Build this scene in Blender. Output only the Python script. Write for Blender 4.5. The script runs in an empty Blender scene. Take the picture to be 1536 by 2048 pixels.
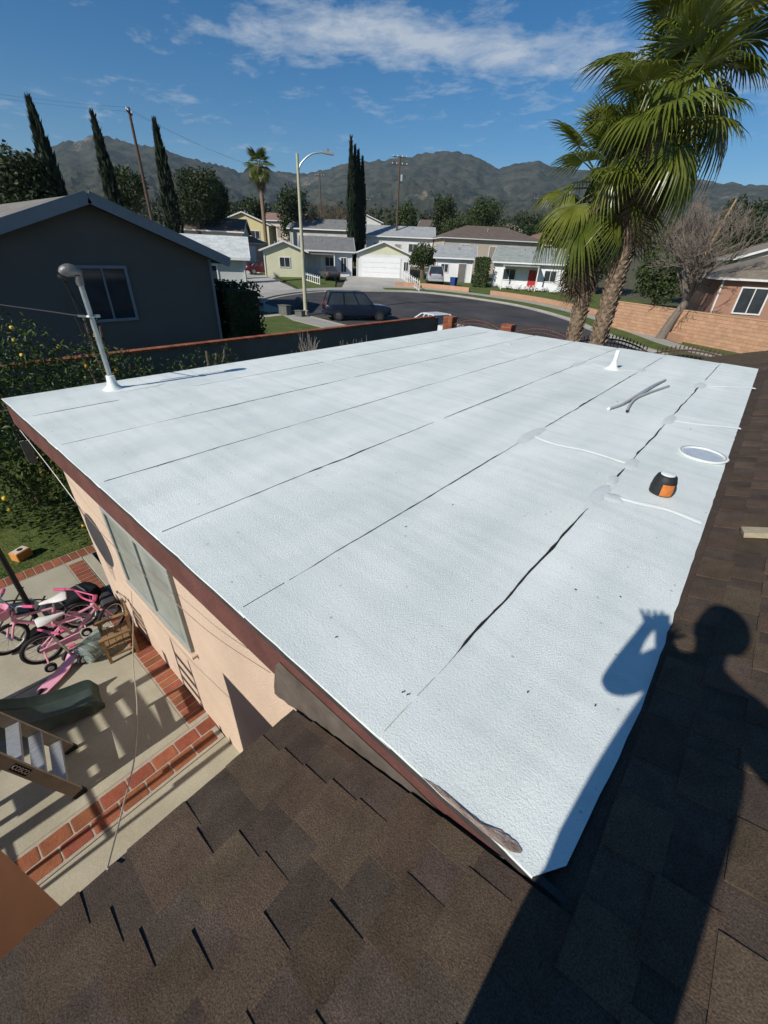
import bpy, bmesh, math, random
import numpy as np
from mathutils import Vector, Matrix, noise as mnoise
sc = bpy.context.scene
rnd = random.Random(7)
PI = math.pi
# ------------------------------------------------------------------ camera
CAMP = np.array([0., 0., 4.15])
F, PITCH, ROLL, YAW = 829.28, .554542, -.0453758, .6957826
def _rot(p, r, y):
    f = np.array([math.cos(y)*math.cos(p), math.sin(y)*math.cos(p), -math.sin(p)])
    rt = np.array([math.sin(y), -math.cos(y), 0.]); dn = np.cross(f, rt)
    return np.array([rt*math.cos(r)+dn*math.sin(r), -rt*math.sin(r)+dn*math.cos(r), f])
RM = _rot(PITCH, ROLL, YAW)
cam = bpy.data.cameras.new('Camera'); camo = bpy.data.objects.new('Camera', cam)
sc.collection.objects.link(camo); sc.camera = camo
cam.sensor_fit = 'VERTICAL'; cam.sensor_height = 24; cam.lens = F/2048*24
cam.clip_start = .02; cam.clip_end = 20000
camo.matrix_world = Matrix(((RM[0][0], -RM[1][0], -RM[2][0], 0), (RM[0][1], -RM[1][1], -RM[2][1], 0),
                            (RM[0][2], -RM[1][2], -RM[2][2], 4.15), (0, 0, 0, 1)))
sc.render.resolution_x = 768; sc.render.resolution_y = 1024
def ray(x, y):
    return RM.T @ np.array([(x-768)/F, (y-1024)/F, 1.])
def atz(x, y, z):
    d = ray(x, y); return CAMP+d*((z-CAMP[2])/d[2])
def aty(x, y, Y):
    d = ray(x, y); return CAMP+d*(Y/d[1])
def atx(x, y, X):
    d = ray(x, y); return CAMP+d*(X/d[0])
def atdist(x, y, D):
    d = ray(x, y); return CAMP+d*(D/math.hypot(d[0], d[1]))
def proj(p):
    c = RM @ (np.array(p, float)-CAMP)
    return None if c[2] < .05 else (768+F*c[0]/c[2], 1024+F*c[1]/c[2])
# ------------------------------------------------------------------ sky and sun
SUN = Vector((.8108, -.0406, -.5839)).normalized()
w = bpy.data.worlds.new('World'); sc.world = w; w.use_nodes = True
nt = w.node_tree; nt.nodes.clear(); N = nt.nodes.new; L = nt.links.new
sky = N('ShaderNodeTexSky'); sky.sky_type = 'NISHITA'; sky.sun_disc = False
sky.sun_elevation = math.asin(-SUN.z); sky.sun_rotation = math.atan2(-SUN.x, -SUN.y)
sky.air_density = 1.0; sky.dust_density = .35; sky.ozone_density = 4.0
tc = N('ShaderNodeTexCoord'); sep = N('ShaderNodeSeparateXYZ'); L(tc.outputs['Generated'], sep.inputs[0])
def mth(op, a, b=None, c=None):
    n = N('ShaderNodeMath'); n.operation = op
    for i, v in enumerate((a, b, c)):
        if v is None: continue
        if isinstance(v, (int, float)): n.inputs[i].default_value = v
        else: L(v, n.inputs[i])
    return n.outputs[0]
zc = mth('MAXIMUM', mth('ADD', sep.outputs[2], .06), .03)
u = mth('DIVIDE', sep.outputs[0], zc); v = mth('DIVIDE', sep.outputs[1], zc)
cmb = N('ShaderNodeCombineXYZ'); L(u, cmb.inputs[0]); L(v, cmb.inputs[1])
mp = N('ShaderNodeMapping'); mp.inputs['Rotation'].default_value = (0, 0, math.radians(40)); mp.inputs['Scale'].default_value = (1.5, 1.25, 1)
L(cmb.outputs[0], mp.inputs[0])
n1 = N('ShaderNodeTexNoise'); n1.inputs['Scale'].default_value = 2.5; n1.inputs['Detail'].default_value = 9; n1.inputs['Roughness'].default_value = .68; n1.inputs['Distortion'].default_value = .25
L(mp.outputs[0], n1.inputs['Vector'])
n2 = N('ShaderNodeTexNoise'); n2.inputs['Scale'].default_value = .55; n2.inputs['Detail'].default_value = 3
mp2 = N('ShaderNodeMapping'); mp2.inputs['Location'].default_value = (3.35, 1.2, 0); L(cmb.outputs[0], mp2.inputs[0]); L(mp2.outputs[0], n2.inputs['Vector'])
# the cloud banks that stand over the mountains, each at its own place in the cloud layer
bank = None
for (bx, by, rx, ry, rot, amp) in ((790, 75, .85, .30, 0, .21), (1010, 110, .75, .26, 0, .20), (610, 45, .45, .25, 0, .15), (1520, 150, .7, .5, 0, .16), (820, 205, .5, .22, 0, .11), (540, 130, .35, .2, 0, .09), (1100, 222, .5, .25, 0, .11), (60, 225, .9, .5, 0, .10), (300, 185, .4, .2, 0, .09), (540, 295, 1.2, .4, 0, .06)):
    d = ray(bx, by); d = d/np.linalg.norm(d); q = (d[0]/(d[2]+.06), d[1]/(d[2]+.06))
    ux, uy = math.sin(YAW), -math.cos(YAW)      # across the view
    du = mth('SUBTRACT', u, float(q[0])); dv = mth('SUBTRACT', v, float(q[1]))
    a = mth('DIVIDE', mth('ADD', mth('MULTIPLY', du, ux), mth('MULTIPLY', dv, uy)), rx)
    b = mth('DIVIDE', mth('ADD', mth('MULTIPLY', du, -uy), mth('MULTIPLY', dv, ux)), ry)
    g = mth('MULTIPLY', mth('EXPONENT', mth('MULTIPLY', mth('ADD', mth('MULTIPLY', a, a), mth('MULTIPLY', b, b)), -1.0)), amp)
    bank = g if bank is None else mth('ADD', bank, g)
cl = mth('ADD', mth('ADD', n1.outputs['Fac'], mth('MULTIPLY', mth('SUBTRACT', n2.outputs['Fac'], .56), .30)), bank)
cr = N('ShaderNodeValToRGB'); cr.color_ramp.elements[0].position = .585; cr.color_ramp.elements[1].position = .90
L(cl, cr.inputs[0])
fade = mth('MULTIPLY', cr.outputs[0], mth('MULTIPLY_ADD', mth('MINIMUM', mth('MULTIPLY', sep.outputs[2], 6), 1), .8, .0))
mixc = N('ShaderNodeMixRGB'); L(fade, mixc.inputs[0]); hue = N('ShaderNodeHueSaturation'); hue.inputs['Saturation'].default_value = 1.34; hue.inputs['Value'].default_value = 1.0; L(sky.outputs[0], hue.inputs['Color']); L(hue.outputs[0], mixc.inputs[1]); mixc.inputs[2].default_value = (6.6, 7.2, 7.9, 1)
bg = N('ShaderNodeBackground'); bg.inputs[1].default_value = .084; L(mixc.outputs[0], bg.inputs[0])
wo = N('ShaderNodeOutputWorld'); L(bg.outputs[0], wo.inputs[0])
sl = bpy.data.lights.new('Sun', 'SUN'); sl.energy = 5.0; sl.angle = math.radians(.53); sl.color = (1, .955, .88)
so = bpy.data.objects.new('Sun', sl); sc.collection.objects.link(so); so.location = (-40, 2, 40)
so.rotation_euler = SUN.to_track_quat('-Z', 'Y').to_euler()
sc.view_settings.view_transform = 'Standard'; sc.view_settings.look = 'None'
sc.view_settings.exposure = 0.0; sc.view_settings.gamma = 1
# ------------------------------------------------------------------ helpers
MATS = {}
def M(name, col, rough=.85, var=.18, scale=4., bump=0., bscale=80., spec=.3, metal=0., col2=None, rand=0., fine=0., fscale=300., trans=0., streak=None, ior=1.45):
    """one procedural principled material: large blotches, fine grain, per-piece variation and a bump"""
    if name in MATS: return MATS[name]
    m = bpy.data.materials.new(name); m.use_nodes = True; t = m.node_tree; b = t.nodes['Principled BSDF']
    def n(k): return t.nodes.new(k)
    geo = n('ShaderNodeNewGeometry'); pos = geo.outputs['Position']
    if streak:
        mpn = n('ShaderNodeMapping'); mpn.inputs['Scale'].default_value = streak; t.links.new(pos, mpn.inputs[0]); pos = mpn.outputs[0]
    nz = n('ShaderNodeTexNoise'); nz.inputs['Scale'].default_value = scale; nz.inputs['Detail'].default_value = 6; nz.inputs['Roughness'].default_value = .6
    t.links.new(pos, nz.inputs['Vector'])
    rp = n('ShaderNodeValToRGB'); rp.color_ramp.elements[0].position = .3; rp.color_ramp.elements[1].position = .7
    c2 = col2 or tuple(min(1, c*(1+var)) for c in col); c1 = col if col2 else tuple(c*(1-var) for c in col)
    rp.color_ramp.elements[0].color = (*c1, 1); rp.color_ramp.elements[1].color = (*c2, 1)
    t.links.new(nz.outputs['Fac'], rp.inputs[0]); out = rp.outputs[0]
    if fine:
        nf = n('ShaderNodeTexNoise'); nf.inputs['Scale'].default_value = fscale; nf.inputs['Detail'].default_value = 2
        t.links.new(geo.outputs['Position'], nf.inputs['Vector'])
        mr = n('ShaderNodeMapRange'); mr.inputs[1].default_value = .3; mr.inputs[2].default_value = .7; mr.inputs[3].default_value = 1-fine; mr.inputs[4].default_value = 1+fine
        t.links.new(nf.outputs['Fac'], mr.inputs[0]); mx = n('ShaderNodeVectorMath'); mx.operation = 'SCALE'
        t.links.new(out, mx.inputs[0]); t.links.new(mr.outputs[0], mx.inputs['Scale']); out = mx.outputs[0]
    if rand:
        oi = n('ShaderNodeObjectInfo'); hs = n('ShaderNodeHueSaturation')
        mr = n('ShaderNodeMapRange'); mr.inputs[3].default_value = 1-rand; mr.inputs[4].default_value = 1+rand
        t.links.new(oi.outputs['Random'], mr.inputs[0]); t.links.new(mr.outputs[0], hs.inputs['Value'])
        mr2 = n('ShaderNodeMapRange'); mr2.inputs[3].default_value = .5-rand*.05; mr2.inputs[4].default_value = .5+rand*.05
        mm = n('ShaderNodeMath'); mm.operation = 'FRACT'; m7 = n('ShaderNodeMath'); m7.operation = 'MULTIPLY'; m7.inputs[1].default_value = 17.3
        t.links.new(oi.outputs['Random'], m7.inputs[0]); t.links.new(m7.outputs[0], mm.inputs[0]); t.links.new(mm.outputs[0], mr2.inputs[0]); t.links.new(mr2.outputs[0], hs.inputs['Hue'])
        t.links.new(out, hs.inputs['Color']); out = hs.outputs[0]
    t.links.new(out, b.inputs['Base Color'])
    b.inputs['Roughness'].default_value = rough; b.inputs['Metallic'].default_value = metal; b.inputs['IOR'].default_value = ior
    b.inputs['Specular IOR Level'].default_value = spec; b.inputs['Transmission Weight'].default_value = trans
    if bump:
        nb = n('ShaderNodeTexNoise'); nb.inputs['Scale'].default_value = bscale; nb.inputs['Detail'].default_value = 4
        t.links.new(geo.outputs['Position'], nb.inputs['Vector']); bp = n('ShaderNodeBump'); bp.inputs['Strength'].default_value = bump; bp.inputs['Distance'].default_value = .02
        t.links.new(nb.outputs['Fac'], bp.inputs['Height']); t.links.new(bp.outputs[0], b.inputs['Normal'])
    MATS[name] = m; return m
def leafmat(name, c1, c2, rough=.5, trans=.3, rand=.0, scale=3., spec=.4):
    if name in MATS: return MATS[name]
    m = M(name, c1, rough=rough, col2=c2, scale=scale, spec=spec, rand=rand); t = m.node_tree; b = t.nodes['Principled BSDF']
    src = b.inputs['Base Color'].links[0].from_socket
    tr = t.nodes.new('ShaderNodeBsdfTranslucent'); mx = t.nodes.new('ShaderNodeMixShader'); mx.inputs[0].default_value = trans
    t.links.new(src, tr.inputs[0]); t.links.new(b.outputs[0], mx.inputs[1]); t.links.new(tr.outputs[0], mx.inputs[2])
    t.links.new(mx.outputs[0], t.nodes['Material Output'].inputs[0]); return m
ROOT = {}                                                     # world offset of every parent
def thing(name, label, cat, loc=(0, 0, 0), rotz=0, group=None):
    o = bpy.data.objects.new(name, None); sc.collection.objects.link(o); o.empty_display_size = .2
    o.location = loc; o.rotation_euler = (0, 0, rotz); o['label'] = label; o['category'] = cat
    if group: o['group'] = group
    ROOT[o.name] = Vector(loc); return o
def tag(o, label, cat, group=None):
    o['label'] = label; o['category'] = cat
    if group: o['group'] = group
    return o
def struct(o): o['kind'] = 'structure'; return o
def link(name, me, parent=None, loc=(0, 0, 0), rot=None, scale=None):
    o = bpy.data.objects.new(name, me); sc.collection.objects.link(o); o.parent = parent; o.location = loc
    if rot is not None: o.rotation_euler = rot
    if scale is not None: o.scale = scale
    return o
class MB:
    """collects verts and faces; build() links them as one mesh object. world=True: points are world points"""
    def __init__(s): s.v = []; s.f = []; s.mi = []; s.cur = 0
    def add(s, vs, fs):
        k = len(s.v); s.v += [tuple(map(float, p)) for p in vs]; s.f += [tuple(i+k for i in f) for f in fs]; s.mi += [s.cur]*len(fs); return s
    def box(s, c, d, rz=0., bev=0.):
        x, y, z = [q/2 for q in d]; cs, sn = math.cos(rz), math.sin(rz)
        if bev:
            b = min(bev, x*.45, y*.45, z*.45); vs = []
            for (sx, sy, sz) in [(i, j, k) for i in (-1, 1) for j in (-1, 1) for k in (-1, 1)]:
                vs += [(sx*x, sy*(y-b), sz*(z-b)), (sx*(x-b), sy*y, sz*(z-b)), (sx*(x-b), sy*(y-b), sz*z)]
            bm = bmesh.new()
            for p in vs: bm.verts.new(p)
            r = bmesh.ops.convex_hull(bm, input=bm.verts); bm.verts.index_update()
            vs = [tuple(q.co) for q in bm.verts]; fs = [tuple(q.index for q in f.verts) for f in bm.faces]; bm.free()
        else:
            vs = [(-x, -y, -z), (x, -y, -z), (x, y, -z), (-x, y, -z), (-x, -y, z), (x, -y, z), (x, y, z), (-x, y, z)]
            fs = [(3, 2, 1, 0), (4, 5, 6, 7), (0, 1, 5, 4), (1, 2, 6, 5), (2, 3, 7, 6), (3, 0, 4, 7)]
        return s.add([(c[0]+px*cs-py*sn, c[1]+px*sn+py*cs, c[2]+pz) for px, py, pz in vs], fs)
    def beam(s, a, b, wd, ht, up=(0, 0, 1)):
        a = Vector(a); b = Vector(b); d = (b-a).normalized(); sd = d.cross(Vector(up))
        if sd.length < 1e-4: sd = d.cross(Vector((1, 0, 0)))
        sd.normalize(); u_ = sd.cross(d); sd *= wd/2; u_ *= ht/2
        return s.add([a-sd-u_, a+sd-u_, a+sd+u_, a-sd+u_, b-sd-u_, b+sd-u_, b+sd+u_, b-sd+u_],
                     [(0, 1, 2, 3), (7, 6, 5, 4), (0, 4, 5, 1), (1, 5, 6, 2), (2, 6, 7, 3), (3, 7, 4, 0)])
    def tube(s, pts, r, n=8, cap=True):
        pts = [Vector(p) for p in pts]; rs = r if isinstance(r, (list, tuple)) else [r]*len(pts); k = len(s.v); ref = None; rings = []
        for i, p in enumerate(pts):
            d = (pts[min(i+1, len(pts)-1)]-pts[max(i-1, 0)]); d = d.normalized() if d.length > 1e-9 else Vector((0, 0, 1))
            if ref is None: ref = d.orthogonal().normalized()
            ref = (ref-d*ref.dot(d)); ref = ref.normalized() if ref.length > 1e-6 else d.orthogonal().normalized(); bt = d.cross(ref)
            rings.append([p+(ref*math.cos(2*PI*j/n)+bt*math.sin(2*PI*j/n))*rs[i] for j in range(n)])
        vs = [q for rg in rings for q in rg]; fs = []
        for i in range(len(pts)-1):
            for j in range(n):
                a = i*n+j; b = i*n+(j+1) % n; fs.append((a, b, b+n, a+n))
        if cap: fs += [tuple(range(n-1, -1, -1)), tuple((len(pts)-1)*n+j for j in range(n))]
        return s.add(vs, fs)
    def lathe(s, prof, c=(0, 0, 0), n=16, axis=(0, 0, 1), cap=True):
        ax = Vector(axis).normalized(); a = ax.orthogonal().normalized(); b = ax.cross(a); c = Vector(c); vs = []; fs = []
        for (r, h) in prof:
            vs += [c+ax*h+(a*math.cos(2*PI*j/n)+b*math.sin(2*PI*j/n))*r for j in range(n)]
        for i in range(len(prof)-1):
            for j in range(n): fs.append((i*n+j, i*n+(j+1) % n, (i+1)*n+(j+1) % n, (i+1)*n+j))
        if cap: fs += [tuple(range(n-1, -1, -1)), tuple((len(prof)-1)*n+j for j in range(n))]
        return s.add(vs, fs)
    def torus(s, c, R_, r, axis=(0, 0, 1), n=24, m=8, a0=0, a1=2*PI):
        ax = Vector(axis).normalized(); a = ax.orthogonal().normalized(); b = ax.cross(a); c = Vector(c); full = abs(a1-a0-2*PI) < 1e-6
        pts = [c+(a*math.cos(a0+(a1-a0)*i/n)+b*math.sin(a0+(a1-a0)*i/n))*R_ for i in range(n+1)]
        return s.tube(pts, r, m, cap=not full)
    def sphere(s, c, r, n=10, m=6, sq=(1, 1, 1)):
        vs = []; fs = []
        for i in range(m+1):
            th = PI*i/m
            for j in range(n):
                ph = 2*PI*j/n; vs.append((c[0]+r*sq[0]*math.sin(th)*math.cos(ph), c[1]+r*sq[1]*math.sin(th)*math.sin(ph), c[2]+r*sq[2]*math.cos(th)))
        for i in range(m):
            for j in range(n): fs.append((i*n+j, (i+1)*n+j, (i+1)*n+(j+1) % n, i*n+(j+1) % n))
        return s.add(vs, fs)
    def prism(s, poly, z0, z1):
        n = len(poly); return s.add([(p[0], p[1], z0) for p in poly]+[(p[0], p[1], z1) for p in poly],
            [tuple(range(n-1, -1, -1)), tuple(range(n, 2*n))]+[(i, (i+1) % n, n+(i+1) % n, n+i) for i in range(n)])
    def mesh(s, name, mats, off=Vector((0, 0, 0)), smooth=False):
        me = bpy.data.meshes.new(name); me.from_pydata([(p[0]-off[0], p[1]-off[1], p[2]-off[2]) for p in s.v], [], s.f)
        for m in (mats if isinstance(mats, (list, tuple)) else [mats]): me.materials.append(m)
        if any(s.mi): me.polygons.foreach_set('material_index', s.mi)
        bm = bmesh.new(); bm.from_mesh(me)
        if len(bm.faces) < 60000: bmesh.ops.recalc_face_normals(bm, faces=bm.faces)
        bm.to_mesh(me); bm.free()
        if smooth:
            me.shade_smooth()
            try: me.set_sharp_from_angle(angle=math.radians(38))
            except Exception: pass
        me.update(); return me
    def build(s, name, mats, parent=None, smooth=False, world=False):
        off = Vector((0, 0, 0))
        if world and parent is not None:
            q = parent
            while q is not None: off = off+Vector(q.location); q = q.parent
        return link(name, s.mesh(name, mats, off, smooth), parent)
def smoothstep(a, b, x):
    t = max(0, min(1, (x-a)/(b-a))); return t*t*(3-2*t)
def copy_tree(o, parent=None, loc=None, rotz=None):
    c = o.copy(); sc.collection.objects.link(c); c.parent = parent
    if loc is not None: c.location = loc
    if rotz is not None: c.rotation_euler = (0, 0, rotz)
    for ch in o.children: copy_tree(ch, c)
    return c
def textmesh(txt, size, mat, ext=.001):
    cu = bpy.data.curves.new('lettering', 'FONT'); cu.body = txt; cu.size = size; cu.align_x = 'CENTER'; cu.align_y = 'CENTER'; cu.extrude = ext
    o = bpy.data.objects.new('lettering', cu); sc.collection.objects.link(o); bpy.context.view_layer.update()
    me = bpy.data.meshes.new_from_object(o.evaluated_get(bpy.context.evaluated_depsgraph_get()))
    bpy.data.objects.remove(o); bpy.data.curves.remove(cu); me.materials.clear(); me.materials.append(mat); return me
# ------------------------------------------------------------------ terrain and street
def terr(x, y):
    d = x*.767+y*.641
    if d < 34: return 0.
    if d < 62: return (d-34)*.055
    if d < 400: return 1.54+(d-62)*.075
    return 26.9+(d-400)*.055
GRASS = M('lawn_turf', (.050, .085, .016), rough=.95, col2=(.115, .135, .035), scale=1.2, bump=.7, bscale=50, fine=.35, fscale=40)
DIRT = M('ground_soil', (.10, .085, .055), rough=.95, col2=(.07, .075, .035), scale=.15, bump=.5, bscale=3, fine=.3, fscale=2)
ASPH = M('asphalt', (.056, .055, .055), rough=.9, var=.34, scale=.35, bump=.2, bscale=60, fine=.2, fscale=90)
CONC = M('concrete', (.34, .32, .28), rough=.9, var=.14, scale=.8, bump=.1, bscale=60, fine=.12, fscale=120)
CONC2 = M('driveway_concrete', (.40, .38, .34), rough=.9, var=.16, scale=.5, bump=.1, bscale=40, fine=.1, fscale=60)
def polar_ground():
    mb = MB(); rs = [0, 4, 8, 12, 16, 20, 24, 28, 32, 36, 40, 46, 52, 58, 64, 72, 80, 92, 110, 134, 160, 200, 260, 340, 460, 620, 820, 1100, 1500]; n = 120
    for r in rs:
        for j in range(n):
            a = 2*PI*j/n; x, y = r*math.cos(a), r*math.sin(a); mb.v.append((x, y, terr(x, y)-(.02 if r < 900 else 0)))
    for i in range(len(rs)-1):
        for j in range(n): mb.f.append((i*n+j, i*n+(j+1) % n, (i+1)*n+(j+1) % n, (i+1)*n+j)); mb.mi.append(0)
    return struct(mb.build('ground', DIRT))
polar_ground()
def sheet(name, poly, dz, mat, side=0.):
    """a ground sheet that follows the terrain; side > 0 gives it a vertical edge of that height"""
    bm = bmesh.new(); vs = [bm.verts.new((p[0], p[1], 0)) for p in poly]; bm.faces.new(vs)
    nrm = Vector((.767, .641, 0)).normalized()
    for dd in (34, 40, 46, 52, 58, 62, 70, 80):
        bmesh.ops.bisect_plane(bm, geom=bm.verts[:]+bm.edges[:]+bm.faces[:], plane_co=Vector((.767, .641, 0))*dd, plane_no=nrm, dist=1e-4)
    bmesh.ops.triangulate(bm, faces=bm.faces[:])
    if side:
        bd = [e for e in bm.edges if e.is_boundary]
        for e in bd:
            a, b = e.verts; c = bm.verts.new((a.co.x, a.co.y, -1)); d = bm.verts.new((b.co.x, b.co.y, -1)); bm.faces.new((a, b, d, c))
    for v_ in bm.verts:
        v_.co.z = terr(v_.co.x, v_.co.y)+dz-(side if v_.co.z < -.5 else 0)
    bmesh.ops.recalc_face_normals(bm, faces=bm.faces[:])
    me = bpy.data.meshes.new(name); bm.to_mesh(me); bm.free(); me.materials.append(mat); return struct(link(name, me))
def smooth_line(pts, n=6):
    out = []
    for i in range(len(pts)-1):
        p0 = pts[max(i-1, 0)]; p1 = pts[i]; p2 = pts[i+1]; p3 = pts[min(i+2, len(pts)-1)]
        for k in range(n):
            t = k/n; out.append(tuple(.5*((2*p1[j])+(-p0[j]+p2[j])*t+(2*p0[j]-5*p1[j]+4*p2[j]-p3[j])*t*t+(-p0[j]+3*p1[j]-3*p2[j]+p3[j])*t**3) for j in range(len(p1))))
    out.append(tuple(pts[-1])); return out
def offset(line, d):
    out = []
    for i, p in enumerate(line):
        a = Vector(line[max(i-1, 0)][:2]); b = Vector(line[min(i+1, len(line)-1)][:2]); t = (b-a).normalized(); out.append((p[0]-t.y*d, p[1]+t.x*d))
    return out
curb = smooth_line([(22.0, 29), (22.1, 31.5), (22.8, 33.9), (26.5, 35.9), (32, 36), (37.6, 32.6), (40.0, 30), (41, 27), (41.3, 24.0), (41, 18.8), (38.2, 13), (34.6, 9.4), (30.7, 6.4), (28.2, 3.4), (26.6, -1), (26.0, -8), (26, -40)])
near = [(20.3, -40), (20.3, 0), (20.3, 12), (20.3, 17), (20.6, 21), (21.4, 25.0), (21.8, 27.2)]
sheet('street', near+curb, .02, ASPH)
def kerb(name, line, wd=.16, ht=.13, mat=CONC):
    mb = MB(); o1 = line; o2 = offset(line, wd); n = len(line)
    for i in range(n):
        for (p, z) in ((o1[i], -.05), (o1[i], ht), (o2[i], ht+.005), (o2[i], -.05)): mb.v.append((p[0], p[1], terr(p[0], p[1])+z))
    for i in range(n-1):
        for j in range(3): mb.f.append((i*4+j, i*4+j+1, (i+1)*4+j+1, (i+1)*4+j)); mb.mi.append(0)
    return struct(mb.build(name, mat))
kerb('kerb', curb); kerb('kerb', [(p[0], p[1]) for p in reversed(near)], -.16 if False else .16)
far = [p for p in curb]
gut = offset(far, -.45)
sheet('gutter', far+gut[::-1], .026, CONC)
def seal(pts):
    mb = MB(); pts = smooth_line(pts, 8); n = len(pts)
    for i, p in enumerate(pts):
        k = .045*(1+.5*mnoise.noise(Vector((p[0], p[1], 1)))); t_ = Vector(pts[min(i+1, n-1)])-Vector(pts[max(i-1, 0)]); t_ = Vector((-t_.y, t_.x)).normalized(); jx = .12*mnoise.noise(Vector((p[0]*.8, p[1]*.8, 4)))
        for o in (-k, k): q = (p[0]+t_.x*(o+jx), p[1]+t_.y*(o+jx)); mb.v.append((*q, terr(*q)+.026))
    mb.f += [(2*i, 2*i+1, 2*i+3, 2*i+2) for i in range(n-1)]; mb.mi += [0]*(n-1); struct(mb.build('street_crack', M('crack_sealant', (.018, .018, .018), rough=.6)))
for q in ([(23, 30), (28, 27), (34, 26), (40, 22)], [(24, 2), (25, 9), (29, 14), (33, 20), (34, 28)], [(21, 12), (26, 13), (31, 11), (35, 11)], [(27, 33), (31, 29), (36, 29.5)], [(30, 8), (28, 15), (30, 22)]): seal(q)
sheet('street_patch', [(27.5, 17), (30.5, 16.2), (31.4, 19.4), (28.3, 20.2)], .0235, M('new_asphalt', (.034, .034, .036), rough=.9, var=.15, scale=2))
R_ = curb[30:]                                    # right-hand half of the bulb and the straight street
k1 = offset(R_, .16); k2 = offset(R_, 1.9); k3 = offset(R_, 3.2)
sheet('parkway_grass', k1+k2[::-1], .125, GRASS)
sheet('sidewalk', k2+k3[::-1], .13, CONC, .1)
k4 = offset(R_, 16)
sheet('front_lawn', k3+[p for i, p in enumerate(k4[::-1]) if i % 3 == 0], .12, GRASS)
L_ = curb[:31]
l1 = offset(L_, .16); l2 = offset(L_, 1.7)
sheet('sidewalk', l1+l2[::-1], .13, CONC, .1)
sheet('driveway', [(22.3, 34.2), (26.3, 36.4), (29.5, 36.6), (34, 48), (38, 58), (28, 62), (19, 44), (16.8, 38.5), (18.6, 33.5), (20.2, 30.2), (21.8, 29.3)], .122, CONC2)
sheet('driveway', [(33.8, 35.4), (40.3, 30.6), (50, 38.2), (43.6, 44.4)], .122, CONC2)
sheet('driveway', [(40.9, 28.8), (41.7, 25.2), (52, 31.5), (50.2, 35.0)], .118, M('grey_drive', (.26, .26, .25), var=.2, scale=.6, bump=.1))
sheet('lawn', [(12.5, 24), (21.0, 26.6), (21.5, 29.0), (19.9, 30.0), (18.2, 33.3), (12, 34)], .115, GRASS)
sheet('lawn', [(9.4, 12.6), (18.4, 12.6), (18.5, 17), (18.7, 21), (19.3, 25), (20.3, 27.3), (12.4, 23.9), (9.4, 23)], .110, GRASS)
sheet('walkway', [(13, 26.2), (20.6, 27.4), (20.7, 28.2), (13, 27.4)], .13, CONC2)
sheet('lawn', [(29.9, 36.7), (33.2, 35.7), (41, 43.8), (36, 50)], .115, GRASS)
sheet('sidewalk', [(18.6, -40), (20.1, -40), (20.1, 12), (20.1, 17), (20.4, 21), (21.2, 25), (21.7, 27.2), (20.3, 27.5), (19.4, 25), (18.8, 21), (18.6, 17)], .13, CONC, .1)
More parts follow.
